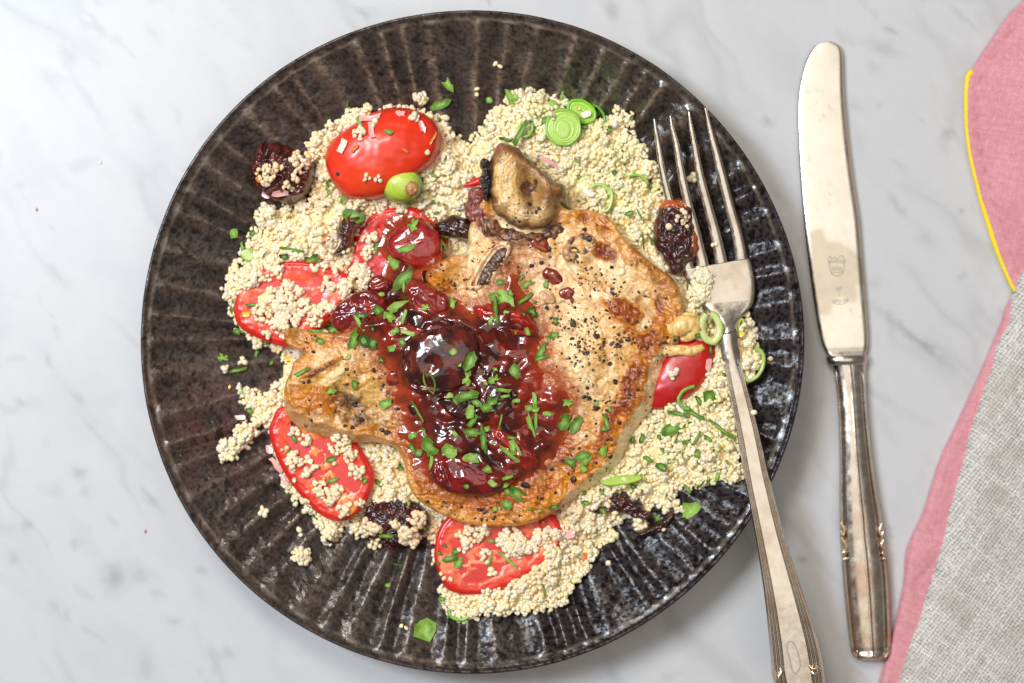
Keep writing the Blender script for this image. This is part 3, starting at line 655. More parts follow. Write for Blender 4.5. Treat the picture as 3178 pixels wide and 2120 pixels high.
_c = D2; _me = OB['fruit'][1].data; _n = len(_me.vertices); _a = np.empty(_n * 3, np.float32); _me.vertices.foreach_get("co", _a); _a = _a.reshape(-1, 3)
_q = np.empty(_n * 4, np.float32); _me.color_attributes["Col"].data.foreach_get("color", _q); _q = _q.reshape(-1, 4)      # its torn orange edge
_m = sstep(_a[:, 0] / S + 8 * fbm(_a[:, 0] / S, _a[:, 1] / S, 30, 5), 42, 54) + sstep(_a[:, 1] / S + 6 * noise(_a[:, 0] / S, _a[:, 1] / S, 20, 6), 82, 96)
_q[:, :3] = mix(_q[:, :3], lin((196, 92, 30)), np.clip(_m, 0, 1) * .9); _me.color_attributes["Col"].data.foreach_set("color", _q.ravel())

# ---------------------------------------------------------------- the pork chop
def chop_base(px, py, dc):
    h = 214 + fbm(px, py, 300, 201, 2) * 26 + fbm(px, py, 90, 203, 2) * 9
    return h
HB = [('D', 1980, 560, 170, 110, 50, 10), ('F', 240, 720, 220, 120, 40, 10), ('F', 560, 640, 180, 90, 50, -14), ('D', 600, 200, 130, 110, -20, 20), ('D', 1000, 250, 130, 330, 25, 8), ('D', 1250, 180, 110, 200, 0, -16),
      ('D', 1700, 40, 170, 120, 0, 18), ('H', 1150, 170, 230, 130, 20, -16), ('C', 900, 1170, 230, 50, -30, 12), ('C', 1000, 1250, 130, 60, -40, 12), ('C', 780, 920, 160, 70, 20, 6), ('C', 1000, 950, 200, 60, 15, -14),
      ('D', 1800, 300, 60, 420, -38, 10), ('D', 1700, 260, 50, 380, -35, -9), ('E', 1100, 850, 600, 70, 5, 7), ('D', 1600, 900, 300, 330, 0, 6), ('F', 420, 650, 40, 260, -40, -11), ('C', 640, 870, 70, 60, 0, 8), ('D', 700, 420, 200, 60, 0, -8)]
def ell(px, py, g, x, y, rx, ry, an):
    cx, cy = R1(g, x, y); k = RG[g][2]; a = math.radians(an); dx, dy = px - cx, py - cy
    return ((dx * math.cos(a) + dy * math.sin(a)) / (rx * k)) ** 2 + ((-dx * math.sin(a) + dy * math.cos(a)) / (ry * k)) ** 2
def side_w(px, py):
    """how far the pale side slopes out beyond the seared face"""
    w = 13 + 42 * np.exp(-ell(px, py, 'F', 480, 1200, 330, 620, -12)) + 26 * np.exp(-ell(px, py, 'E', 1850, 620, 500, 330, -40)) + 34 * np.exp(-ell(px, py, 'H', 900, 330, 560, 140, 22))
    return w
def chop_top(px, py, dc):
    h = chop_base(px, py, dc) + 7 * fbm(px, py, 60, 205, 3) - 6 * np.exp(-((fbm(px * .5 + py * .3, py * .8 - px * .5, 95, 281, 3)) / .03) ** 2)
    for g, x, y, rx, ry, an, z in HB: h = h + z * np.exp(-ell(px, py, g, x, y, rx, ry, an))
    w = side_w(px, py) * (1 + .25 * noise(px, py, 40, 207))
    t = np.clip(dc / w, 0, 1)
    big = sstep(w, 18, 30)
    prof = big * (1 - t) ** 1.15 * 62 + (1 - big) * (1 - (1 - (1 - t) ** 2) ** .5) * 30
    h = h - prof
    rgh = 4.2 * fbm(px, py, 28, 211, 3) + 1.5 * noise(px, py, 9, 213)
    fib = 2.6 * (1 - 2 * np.abs(noise(px * .35 + py * .2, py * .9 - px * .4, 16, 215)))
    sear = sear_mask(px, py)
    h = h + (rgh + fib) * np.minimum(1, dc / 8 + .3) + sear * 3.2 * np.abs(noise(px, py, 13, 217)) * 2
    stub = np.exp(-ell(px, py, 'C', 690, 890, 150, 110, 20)); h = h - 26 * stub
    return h
SEAR = [('D', 2000, 580, 110, 75, 30, .9), ('F', 230, 700, 190, 90, 38, .95), ('F', 60, 220, 90, 60, 10, .8), ('F', 560, 660, 100, 90, 50, .85), ('F', 640, 800, 150, 60, -35, .9), ('F', 340, 900, 120, 90, 40, .7), ('F', 330, 1240, 270, 100, -62, 1.2), ('F', 440, 1000, 90, 200, 10, 1.0), ('F', 700, 760, 90, 50, -40, .9), ('E', 1930, 300, 60, 260, 20, 1.0), ('E', 1500, 800, 260, 40, -20, .7),
        ('F', 250, 1430, 160, 80, -50, .9), ('F', 410, 1080, 80, 160, 0, .8), ('E', 1900, 420, 70, 220, 28, .8), ('E', 1700, 700, 300, 60, -30, .55), ('E', 1300, 880, 380, 70, -8, .5), ('E', 700, 960, 330, 60, 8, .45), ('E', 450, 820, 130, 60, 40, .6),
        ('D', 580, 330, 130, 60, 20, .6), ('C', 900, 1170, 200, 26, -30, 1.0), ('H', 900, 60, 200, 90, 10, .5), ('C', 850, 1420, 230, 80, 15, .55), ('B', 1270, 1270, 160, 50, 25, .8), ('D', 1880, 60, 80, 70, 0, .9)]
def sear_mask(px, py):
    m = 0
    nz = fbm(px, py, 46, 221, 3)
    for g, x, y, rx, ry, an, s in SEAR:
        e = ell(px, py, g, x, y, rx, ry, an); m = np.maximum(m, s * sstep(1.5 - e + nz * 1.3, 0, 1.2))
    return m
def chop_color(px, py, d, H, dm):
    c = np.ones(px.shape + (3,)) * lin((230, 192, 142))
    c = mix(c, lin((242, 214, 172)), sstep(fbm(px, py, 70, 231, 3), -.1, .35) * .5)
    c = mix(c, lin((212, 152, 72)), sstep(fbm(px, py, 110, 233, 3), -.05, .4) * .6)
    fib = sstep(noise(px * .35 + py * .2, py * .9 - px * .4, 11, 235), .1, .5); c = mix(c, lin((238, 220, 186)), fib * .25)
    def P(g, x, y, rx, ry, an, rgb, s, nsc=40, na=.9, seed=0):
        nonlocal c
        e = ell(px, py, g, x, y, rx, ry, an)
        c = mix(c, lin(rgb), s * sstep(1.35 - e + fbm(px, py, nsc, 240 + seed, 3) * na, 0, 1.1))
    # broad golden washes
    P('C', 900, 1350, 420, 260, 10, (202, 152, 88), .8); P('C', 1250, 1350, 260, 240, 0, (206, 158, 84), .7)
    P('H', 1250, 250, 300, 150, 20, (182, 130, 62), .75); P('E', 900, 920, 620, 110, 3, (208, 148, 70), .85); P('E', 1550, 720, 420, 120, -32, (208, 146, 72), .8)
    P('D', 1930, 900, 160, 520, 0, (214, 164, 100), .6); P('F', 250, 1000, 200, 300, 0, (220, 164, 96), .6)
    P('D', 600, 180, 170, 150, 0, (226, 158, 98), .8); P('D', 540, 330, 130, 60, 10, (214, 124, 44), .75)
    P('D', 1480, 900, 130, 400, 5, (206, 118, 62), .55, 50, .9, 3); P('D', 1480, 1250, 200, 260, 0, (196, 92, 44), .7, 50, .9, 4); P('E', 1650, 450, 220, 190, -20, (204, 122, 50), .75)
    P('D', 1640, 780, 170, 340, 0, (228, 198, 150), .8, 60, 1.2, 5)
    P('D', 1250, 150, 110, 200, 0, (206, 146, 112), .7); P('D', 1400, 230, 160, 120, 0, (206, 164, 130), .6)
    P('D', 1090, 120, 90, 170, 20, (120, 52, 36), .75)
    P('B', 1250, 1230, 150, 60, 25, (206, 170, 150), .7); P('B', 1400, 1400, 120, 90, 40, (228, 190, 146), .6)
    P('B', 520, 1400, 140, 70, 0, (206, 152, 104), .6); P('B', 420, 1250, 90, 90, 0, (150, 96, 66), .7); P('B', 560, 1480, 100, 60, 0, (132, 60, 40), .7)
    P('C', 800, 1120, 150, 60, -20, (238, 206, 158), .85); P('C', 1000, 1220, 110, 50, -40, (240, 208, 154), .85)
    P('C', 1010, 940, 190, 50, 15, (240, 206, 170), .7)
    P('C', 740, 930, 130, 70, 30, (188, 136, 112), .9); P('C', 650, 870, 75, 75, 0, (78, 46, 38), .95); P('C', 720, 830, 90, 30, 20, (120, 78, 56), .7)
    P('H', 800, 120, 330, 120, 14, (168, 104, 48), .85, 40, 1.2); P('H', 1050, 120, 260, 120, 10, (138, 88, 40), .7, 26, 1.5); P('H', 1330, 300, 170, 70, 20, (96, 58, 28), .75, 20, 1.7); P('C', 1250, 1150, 160, 90, 10, (214, 158, 88), .7, 30, 1.2, 7)
    P('C', 1060, 1060, 130, 50, 10, (240, 208, 160), .8, 30, 1.2); P('C', 690, 1250, 60, 100, 0, (238, 200, 150), .8); P('C', 1420, 1200, 70, 200, 0, (190, 96, 48), .6, 30, 1.2)
    mott = sstep(fbm(px, py, 58, 291, 4, .6), .1, .34); c = mix(c, lin((174, 112, 56)), mott * .55 * (1 - np.exp(-ell(px, py, 'D', 1640, 780, 230, 400, 0))))
    pl = sstep(fbm(px, py, 44, 293, 3), .12, .36); c = mix(c, lin((246, 222, 182)), pl * .5)
    rb = sstep(125 + 60 * fbm(px, py, 60, 297, 3) - d, 0, 55) * sstep(px + .6 * (py - 1300), 1560, 1800) * sstep(py, 860, 1020); c = mix(c, lin((206, 112, 42)), rb * .8)
    c = mix(c, lin((160, 70, 24)), rb * sstep(fbm(px, py, 36, 299, 3), -.02, .25) * .75)
    s = sear_mask(px, py)
    c = mix(c, lin((204, 124, 48)), sstep(s, .05, .5) * .85); c = mix(c, lin((156, 74, 24)), sstep(s + fbm(px, py, 22, 251, 3) * .5, .5, .95) * .85)
    c = mix(c, lin((112, 44, 18)), sstep(s + fbm(px, py, 15, 253, 2) * .9, .95, 1.45) * .75)
    P('C', 900, 1175, 190, 20, -30, (88, 42, 20), .9, 18, 1.4); P('H', 1120, 130, 170, 80, 30, (112, 76, 40), .75, 26, 1.5); P('H', 1190, 270, 130, 40, 12, (70, 44, 22), .85, 16, 1.8); P('H', 1430, 350, 80, 55, 10, (52, 34, 22), .85, 16, 1.8)
    P('D', 1880, 70, 80, 60, 0, (130, 46, 20), .85, 20, 1.3); P('F', 560, 620, 80, 90, 50, (122, 62, 30), .8, 20, 1.3); P('F', 120, 250, 70, 60, 0, (126, 48, 22), .7, 20, 1.4)
    P('B', 1280, 1260, 140, 35, 25, (96, 46, 32), .8, 22, 1.4)
    P('F', 560, 465, 250, 74, 47, (112, 84, 72), .95, 30, .5); P('F', 560, 420, 80, 40, 45, (140, 68, 56), .6)
    P('B', 620, 1420, 260, 60, 12, (120, 66, 36), .8, 24, 1.2); P('B', 960, 1330, 90, 60, -30, (60, 36, 24), .8, 20, 1.2); P('B', 400, 1200, 90, 200, 0, (120, 62, 50), .8, 24, 1.2)
    # golden sear creeping in from the rim
    rim = sstep(95 + 70 * fbm(px, py, 80, 271, 3) - d, 0, 70) * (1 - sstep(ell(px, py, 'D', 1100, 50, 500, 260, 0), 1.2, .8))
    c = mix(c, lin((212, 142, 62)), rim * .75)
    c = mix(c, lin((158, 82, 30)), rim * sstep(fbm(px, py, 34, 273, 3), .0, .3) * .7 * (.5 + .5 * sstep(px, 1500, 1800)))
    # thin sauce wash round the pool
    ds, _ = sdf(px, py, SAUCEs)
    c = mix(c, lin((164, 76, 36)), sstep(ds + 30 * fbm(px, py, 60, 255, 3), -48, -2) * .72)
    # pale side below the sear
    w = side_w(px, py) * (1 + .25 * noise(px, py, 40, 207)); big = sstep(w, 18, 30)
    right = sstep(px, 1250, 1400)
    sidec = mix(np.ones(px.shape + (3,)) * lin((206, 164, 114)), lin((238, 212, 168)), right)
    sidec = mix(sidec, lin((196, 150, 96)), sstep(fbm(px, py, 40, 257, 3), -.1, .35) * .5)
    c = mix(c, sidec, big * sstep(w * .92 - d + 7 * noise(px, py, 22, 259), -3, 5))
    c = mix(c, lin((196, 146, 92)), sstep(-d, 0, 4) * .6)
    lum = c.mean(-1, keepdims=True); c = np.clip(lum + (c - lum) * 1.14, 0.004, .95); c = np.clip(c * (.80 + .50 * lum), 0, .95)
    seam = np.exp(-((fbm(px * .5 + py * .3, py * .8 - px * .5, 95, 281, 3)) / .018) ** 2) * (1 - sstep(w * 1.2 - d, 0, 6)); c = mix(c, lin((150, 86, 44)), seam * .45)
    spk = sstep(noise(px, py, 6.5, 261), .42, .56) * sstep(fbm(px, py, 70, 263, 2), -.15, .3); c = mix(c, lin((62, 38, 24)), spk * .75)
    return c
chop = empty("pork_chop", tuple(W(1480, 1180, 100)), "thick seared bone-in pork chop with peppery browned edges in the middle of the plate", "pork chop")
meat = puff("meat", CHOPs, lambda px, py, d, dm: chop_top(px, py, d), 3.2, 105, chop_color, M_meat, chop, href=205, smoothn=1, rings=6, bulge=0)
OB['pork'].append(meat)

# cut vertebra standing up at the top of the chop
KNOB = R('B', [(500, 655), (560, 630), (620, 655), (690, 700), (790, 790), (900, 885), (980, 940), (1055, 990), (1050, 1050), (1010, 1120), (985, 1210), (950, 1280), (880, 1325), (780, 1335), (680, 1320), (590, 1285), (510, 1220), (455, 1120), (432, 1000), (435, 880), (450, 770)])
kc = R1('B', 770, 960)
def knob_top(px, py, d, dm):
    t = np.clip(d / 46, 0, 1); h = 224 + 52 * (1 - (1 - t) ** 2) ** .5
    h = h - 46 * np.exp(-ell(px, py, 'B', 770, 1000, 80, 150, -18) ** 1.6) - 13 * np.exp(-ell(px, py, 'B', 790, 1000, 60, 90, 0)) + 9 * np.exp(-ell(px, py, 'B', 900, 960, 120, 60, 35)) - 12 * np.exp(-ell(px, py, 'B', 960, 1130, 60, 130, 20))
    r = np.hypot(px - kc[0], py - kc[1]); return h + .7 * np.sin(r * .55 + 4 * noise(px, py, 40, 301)) * sstep(d, 4, 20) + 3.5 * fbm(px, py, 24, 303, 3)
def knob_col(px, py, d, H, dm):
    c = np.ones(px.shape + (3,)) * lin((226, 180, 104))
    r = np.hypot(px - kc[0], py - kc[1])
    c = mix(c, lin((168, 118, 56)), sstep(np.sin(r * .55 + 4 * noise(px, py, 40, 301)), -.2, .9) * .22)
    c = mix(c, lin((218, 190, 140)), np.exp(-ell(px, py, 'B', 800, 1200, 230, 90, -10)) * .7)
    c = mix(c, lin((140, 74, 32)), np.exp(-ell(px, py, 'B', 660, 720, 230, 70, 38)) * .9)
    c = mix(c, lin((176, 146, 98)), np.exp(-ell(px, py, 'B', 735, 1040, 60, 140, -10)) * .7)
    c = mix(c, lin((128, 70, 38)), np.exp(-ell(px, py, 'B', 930, 1060, 130, 160, 30)) * .85)
    c = mix(c, lin((206, 164, 130)), np.exp(-ell(px, py, 'B', 870, 910, 90, 45, 35)) * .7)
    c = mix(c, lin((84, 36, 18)), sstep(1.5 - ell(px, py, 'B', 760, 990, 55, 72, 30) + fbm(px, py, 16, 305, 2) * 1.6, 0, 1) * .9)
    edge = 1 - sstep(d + 12 * fbm(px, py, 22, 307, 3), 2, 26); c = mix(c, lin((78, 38, 18)), edge * .95)
    c = mix(c, lin((38, 26, 24)), sstep(1.4 - ell(px, py, 'B', 440, 950, 30, 260, 4) + fbm(px, py, 18, 309) * 1.4, 0, 1) * .9)
    c = mix(c, lin((176, 92, 86)), sstep(1.4 - ell(px, py, 'B', 500, 675, 50, 50, 0), 0, 1) * .9)
    sp = sstep(noise(px, py, 7, 311), .38, .55); c = mix(c, lin((120, 66, 34)), sstep(fbm(px, py, 44, 313, 3), .0, .35) * .6); return mix(c, lin((50, 30, 20)), sp * .6)
o = puff("bone_end", KNOB, knob_top, 3, 150, knob_col, M_bone, chop, href=240, wob=6, seed=5); OB['pork'].append(o)
# char crust and dark meat on the left of the bone
o = puff("charred_crust", R('B', [(360, 790), (390, 755), (430, 760), (450, 800), (455, 900), (450, 1010), (440, 1110), (400, 1090), (385, 1010), (360, 950), (365, 900), (385, 860), (365, 830)]),
     lambda px, py, d, dm: 232 + 22 * np.sqrt(np.clip(d / dm, 0, 1)) + 16 * fbm(px, py, 13, 321, 2), 2.6, 190, flatcolor((30, 24, 24), (58, 40, 34), 14, 3), M_bone, chop, href=235, wob=5, seed=8); OB['pork'].append(o)
o = puff("dark_meat", R('B', [(270, 1040), (300, 1000), (370, 990), (430, 1050), (450, 1150), (470, 1230), (430, 1330), (350, 1320), (280, 1260), (240, 1200), (250, 1130)]),
     lambda px, py, d, dm: 200 + 26 * np.sqrt(np.clip(d / dm, 0, 1)) + 12 * fbm(px, py, 20, 325, 2), 3, 130, flatcolor((112, 50, 44), (150, 84, 70), 24, 3), M_meat, chop, href=210, wob=4, seed=9); OB['pork'].append(o)
o = puff("charred_tissue", R('B', [(390, 1240), (470, 1240), (560, 1300), (680, 1345), (800, 1365), (900, 1345), (980, 1280), (1050, 1290), (1050, 1370), (970, 1400), (860, 1440), (740, 1420), (600, 1430), (500, 1390), (410, 1400), (370, 1320)]),
     lambda px, py, d, dm: chop_base(px, py, 0) + 16 * np.sqrt(np.clip(d / dm, 0, 1)) + 13 * fbm(px, py, 22, 327, 3), 3, 190, flatcolor((70, 38, 26), (150, 96, 58), 20, 3), M_meat, chop, href=225, wob=10, seed=11); OB['pork'].append(o)
# the rib cut lengthways: pale rim round a dark marrow
RB = R('D', [(780, 350), (800, 300), (835, 225), (880, 150), (930, 80), (990, 20), (1060, -10), (1130, 10), (1140, 80), (1090, 160), (1040, 240), (990, 310), (930, 360), (860, 400), (800, 390)])
rb = puff("rib_bone", RB, lambda px, py, d, dm: chop_base(px, py, 0) + 2 + 12 * (1 - (1 - np.clip(d / 12, 0, 1)) ** 2) ** .5 - 12 * sstep(d, 12, 24) + 2 * fbm(px, py, 14, 331), 3, 190, flatcolor((238, 206, 160), (206, 142, 84), 26, 7), M_bone, chop, href=225); OB['pork'].append(rb)
MR = R('D', [(860, 350), (885, 280), (920, 210), (960, 150), (1010, 90), (1060, 50), (1110, 60), (1100, 120), (1060, 190), (1010, 260), (960, 320), (900, 365)])
o = puff("marrow", MR, lambda px, py, d, dm: chop_base(px, py, 0) + 10 + 8 * np.sqrt(np.clip(d / dm, 0, 1)) + 6 * fbm(px, py, 14, 333, 2), 3, 205, flatcolor((60, 34, 26), (108, 72, 50), 18, 9), M_bone, rb, href=228); OB['pork'].append(o)
B2 = R('D', [(1560, 130), (1560, 60), (1590, 0), (1640, -50), (1720, -75), (1800, -60), (1840, -10), (1835, 60), (1790, 95), (1730, 120), (1660, 160), (1600, 165)])
def b2col(px, py, d, H, dm):
    c = np.ones(px.shape + (3,)) * lin((196, 146, 96)); c = mix(c, lin((150, 96, 56)), sstep(fbm(px, py, 26, 341), -.1, .3))
    return mix(c, lin((50, 34, 26)), sstep(1.5 - ell(px, py, 'D', 1710, 20, 90, 75, -20) + fbm(px, py, 20, 343, 3) * 1.2, 0, .9) * .9)
o = puff("spine_bone", B2, lambda px, py, d, dm: chop_base(px, py, 0) + 16 * (1 - (1 - np.clip(d / 14, 0, 1)) ** 2) ** .5 + 5 - 8 * np.exp(-ell(px, py, 'D', 1710, 20, 80, 60, -20)) + 4 * fbm(px, py, 15, 345, 2), 3, 190, b2col, M_bone, chop, href=225, wob=3, seed=4); OB['pork'].append(o)
# small gristle bead and sauce pool beads
o = puff("gristle", R('D', [(1365, 450), (1370, 410), (1420, 390), (1480, 410), (1500, 450), (1490, 500), (1430, 505), (1390, 520), (1350, 535), (1340, 515), (1375, 490)]),
     lambda px, py, d, dm: chop_base(px, py, 0) + 3 + 14 * np.sqrt(np.clip(d / dm, 0, 1)) + 4 * fbm(px, py, 10, 351), 2.6, 195, flatcolor((220, 180, 132), (196, 128, 80), 14, 9), M_bone, chop, href=224); OB['pork'].append(o)
# curls of crisp fat at the right tip
for i, (pts, rad) in enumerate([
        ([('F', 560, 800, 185), ('F', 640, 830, 200), ('F', 720, 800, 206), ('F', 790, 800, 202), ('F', 790, 850, 196), ('F', 740, 900, 190), ('F', 680, 915, 185)], [12, 26, 30, 26, 24, 18, 10]),
        ([('F', 500, 960, 175), ('F', 600, 1010, 188), ('F', 690, 1010, 192), ('F', 760, 1020, 190), ('F', 830, 1000, 188), ('F', 870, 985, 184)], [20, 24, 16, 16, 15, 9]),
        ([('F', 690, 730, 180), ('F', 740, 740, 190), ('F', 790, 750, 192), ('F', 815, 790, 188)], [9, 15, 16, 11])]):
    P = [(*R1(g, x, y), h) for g, x, y, h in pts]
    o = tube("fat_curl", P, rad, M_bone, chop, 16, 40, lin((222, 176, 104)), .8)
    me = o.data; n = len(me.vertices); a = np.empty(n * 3, np.float32); me.vertices.foreach_get("co", a); a = a.reshape(-1, 3) / S
    nn = fbm(a[:, 0] + a[:, 2], a[:, 1] - a[:, 2], 15, 360 + i, 2); a = a * 1.0; a[:, 2] += nn * 7; a[:, 0] += nn * 5
    me.vertices.foreach_set("co", (a * S).ravel()); me.update(); OB['pork'].append(o)
    cc = np.ones((n, 4), np.float32); cc[:, :3] = mix(np.tile(lin((244, 208, 132)), (n, 1)), lin((222, 162, 76)), sstep(nn, -.1, .3)); me.color_attributes["Col"].data.foreach_set("color", cc.ravel())

# ---------------------------------------------------------------- sauce
def support(px, py):
    dc, _ = sdf(px, py, CHOPs)
    s = sstep(dc, -70, 18)
    low = plate_h(px, py) + 92
    return low * (1 - s) + np.maximum(chop_base(px, py, dc) + 4, low) * s
def sauce_top(px, py, d, dm):
    b = support(px, py)
    lump = 15 * fbm(px, py, 80, 401, 2) + 2.5 * noise(px, py, 24, 403) + 12 * np.abs(noise(px, py, 60, 405))
    up = 0
    for g, x, y, rx, ry in (('D', 570, 960, 400, 330), ('D', 900, 1250, 380, 260), ('E', 780, 720, 370, 230), ('E', 1170, 520, 260, 230), ('E', 760, 440, 260, 170), ('C', 1200, 700, 280, 210), ('D', 460, 480, 230, 190), ('D', 1090, 660, 310, 160), ('C', 1650, 170, 280, 240)):
        up = np.maximum(up, np.exp(-ell(px, py, g, x, y, rx, ry, 0) ** 1.5))
    return b - 5 + 20 * sstep(d, -6, 66) + (lump + 20 * up) * sstep(d, 10, 70)
def sauce_col(px, py, d, H, dm):
    c = np.ones(px.shape + (3,)) * lin((80, 15, 7))
    c = mix(c, lin((138, 28, 10)), sstep(fbm(px, py, 60, 411, 3), -.1, .35) * .8)
    c = mix(c, lin((38, 8, 5)), sstep(fbm(px, py, 75, 413, 3), -.05, .3) * .85)
    c = mix(c, lin((160, 60, 22)), (1 - sstep(d + 26 * fbm(px, py, 40, 415, 2), 0, 74)) * .9)
    c = mix(c, lin((168, 44, 18)), np.exp(-ell(px, py, 'D', 1380, 1150, 190, 330, 0)) * .7)
    return mix(c, lin((150, 52, 30)), np.exp(-ell(px, py, 'E', 380, 450, 170, 240, 0)) * .5)
sauce = puff("cherry_sauce", SAUCEs, sauce_top, 3.2, lambda px, py: support(px, py) - 30, sauce_col, M_sauce, href=225, smoothn=1, wob=16, seed=3)
tag(sauce, "glossy dark red cherry sauce pooled over the middle of the pork chop", "sauce"); OB['sauce'].append(sauce)
# beads of sauce on the bare meat
for g, x, y, rx, ry, an, lab in [('B', 850, 1450, 95, 60, 45, "smooth red sauce droplet pooled just under the bone"), ('D', 1590, 420, 62, 52, 0, "round bead of thin sauce beside the gristle on the pale meat"),
                                 ('D', 1480, 280, 95, 55, 30, "shiny red sauce streak right of the cut rib bone"), ('D', 180, 1110, 60, 62, 0, "small round sauce bead on the golden meat at the left of the cherries")]:
    a = np.linspace(0, 2 * math.pi, 12, endpoint=False); ca, sa = math.cos(math.radians(an)), math.sin(math.radians(an))
    P = R(g, np.stack([x + rx * np.cos(a) * ca - ry * np.sin(a) * sa, y + rx * np.cos(a) * sa + ry * np.sin(a) * ca], -1))
    o = puff("sauce_drop", P, lambda px, py, d, dm: chop_base(px, py, 0) + 2 + 9 * (1 - (1 - np.clip(d / dm, 0, 1)) ** 2) ** .5 + 2 * noise(px, py, 20, 5), 3, 196, flatcolor((150, 60, 32), (112, 28, 16), 24, 2), M_sauce, href=224, wob=4, seed=int(x))
    tag(o, lab, "sauce"); OB['sauce'].append(o)

# ---------------------------------------------------------------- stewed cherries in the sauce
def stewed(g, pts, A, seed, c1, c2, label, lift=4, depth=5, sx=46, sy=30, ang=0, crease=None):
    poly = R(g, pts); c = poly.mean(0)
    b = float(support(np.array([c[0]]), np.array([c[1]]))[0]) + lift - 3
    ef = ellfit(poly); w = wrinkled(b, A, seed, sx * 1.25, sy * 1.3, ang, depth * .62)
    def top(px, py, d, dm):
        h = w(px, py, d, dm) - A * (1 - (1 - np.clip(d / dm, 0, 1)) ** 2) ** .5 + A * (.68 * np.sqrt(np.clip(1 - ef(px, py) * .9, 0, 1)) + .32 * (1 - (1 - np.clip(d / 20, 0, 1)) ** 2) ** .5)
        if crease:
            for cr in crease: h = h - cr[-1] * np.exp(-ell(px, py, *cr[:-1]))
        return h
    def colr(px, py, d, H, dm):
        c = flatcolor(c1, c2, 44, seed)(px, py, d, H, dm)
        return mix(c, lin(c1) * .6, (1 - sstep(d, 0, 16)) * .5)  # painted occlusion: colour darkens round each cherry's edge
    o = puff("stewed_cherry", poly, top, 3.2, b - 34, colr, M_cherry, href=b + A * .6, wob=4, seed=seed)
    tag(o, label, "cherry"); OB['cherry'].append(o); return o
stewed('D', [(240, 870), (300, 780), (420, 720), (560, 700), (720, 650), (830, 700), (890, 800), (905, 920), (870, 1060), (780, 1180), (640, 1230), (480, 1245), (350, 1230), (270, 1150), (232, 1030)], 82, 501, (48, 10, 8), (98, 28, 15),
       "largest glossy brown-red cherry in the centre of the sauce", depth=2.2, sx=90, sy=60, ang=30, crease=[('D', 290, 1000, 40, 190, 12, 16), ('D', 450, 1170, 200, 30, 8, 14), ('D', 500, 1000, 60, 60, 0, 12), ('D', 330, 1080, 30, 140, -20, 10)])
stewed('C', [(1430, 150), (1480, 60), (1560, -20), (1680, -50), (1800, -10), (1880, 80), (1890, 200), (1830, 310), (1720, 360), (1600, 330), (1500, 270), (1440, 220)], 56, 511, (140, 22, 22), (168, 44, 36),
       "translucent red cherry at the upper left end of the sauce", lift=22, depth=3, sx=60, sy=50)
stewed('D', [(830, 545), (850, 515), (930, 530), (1060, 570), (1200, 555), (1290, 610), (1340, 680), (1350, 760), (1250, 775), (1120, 765), (1000, 760), (940, 700), (880, 630)], 34, 521, (140, 16, 8), (176, 34, 14),
       "ruby red cherry flap on the right upper side of the sauce", depth=6, sx=50, sy=22, ang=25, crease=[('D', 1130, 680, 200, 26, 12, 9)])
stewed('D', [(540, 1280), (700, 1250), (850, 1190), (890, 1090), (930, 1000), (1010, 985), (1100, 1040), (1180, 1130), (1225, 1260), (1205, 1390), (1090, 1440), (900, 1475), (700, 1440), (590, 1360)], 40, 531, (44, 9, 7), (80, 16, 10),
       "dark maroon cherry just below the largest cherry", depth=7, sx=60, sy=30, ang=-35, crease=[('D', 900, 1180, 30, 170, 25, 16), ('D', 1100, 1180, 25, 160, -20, 10)])
stewed('E', [(480, 660), (510, 600), (580, 555), (700, 530), (860, 560), (1000, 620), (1095, 740), (1065, 850), (940, 890), (760, 890), (600, 860), (510, 790), (475, 720)], 48, 541, (84, 6, 8), (124, 14, 12),
       "lowest cherry, crimson and glossy, near the bottom edge of the chop", depth=4, sx=50, sy=36, ang=20, crease=[('E', 620, 720, 25, 130, -20, 10), ('E', 560, 700, 18, 130, -15, 8)])
stewed('E', [(940, 400), (960, 340), (1010, 315), (1100, 350), (1230, 440), (1350, 540), (1365, 610), (1310, 670), (1180, 690), (1080, 620), (1000, 520)], 44, 551, (122, 16, 8), (160, 36, 16),
       "folded cherry right of the lowest one with a lighter ridge", depth=7, sx=50, sy=20, ang=40)
stewed('E', [(565, 480), (575, 390), (640, 330), (760, 315), (880, 350), (960, 420), (960, 510), (880, 560), (750, 530), (640, 520), (590, 560)], 36, 561, (84, 24, 18), (116, 38, 28),
       "smooth brown cherry just above the lowest one", depth=4, sx=50, sy=30)
stewed('C', [(975, 760), (1000, 690), (1060, 620), (1160, 560), (1260, 520), (1380, 540), (1440, 620), (1430, 720), (1370, 820), (1260, 870), (1120, 880), (1010, 830)], 38, 571, (106, 18, 20), (144, 34, 30),
       "crumpled crimson cherry at the left tip of the sauce", lift=26, depth=8, sx=44, sy=24, ang=-30)
stewed('D', [(290, 350), (350, 300), (430, 330), (540, 390), (640, 460), (640, 550), (560, 620), (440, 650), (350, 600), (310, 500), (275, 420)], 36, 581, (120, 24, 18), (154, 46, 32),
       "red-brown cherry above the largest one beside the long parsley leaf", depth=7, sx=50, sy=26, ang=30)
stewed('D', [(200, 700), (260, 665), (380, 680), (480, 710), (545, 760), (520, 800), (400, 800), (280, 770)], 20, 591, (124, 30, 18), (150, 44, 26),
       "thin red cherry strip just above the left side of the largest cherry", lift=14, depth=4, sx=60, sy=14, ang=15)
stewed('C', [(1240, 480), (1290, 430), (1380, 400), (1450, 440), (1480, 500), (1440, 550), (1340, 560), (1260, 540)], 26, 601, (112, 26, 20), (146, 46, 34),
       "small crumpled cherry between the left tomato and the big parsley leaf", lift=18, depth=6, sx=40, sy=20)
stewed('D', [(300, 1320), (360, 1280), (430, 1310), (465, 1370), (440, 1430), (370, 1440), (320, 1400)], 14, 611, (44, 16, 16), (70, 20, 18),
       "small near black cherry scrap at the lower left of the sauce", depth=4, sx=30, sy=20)
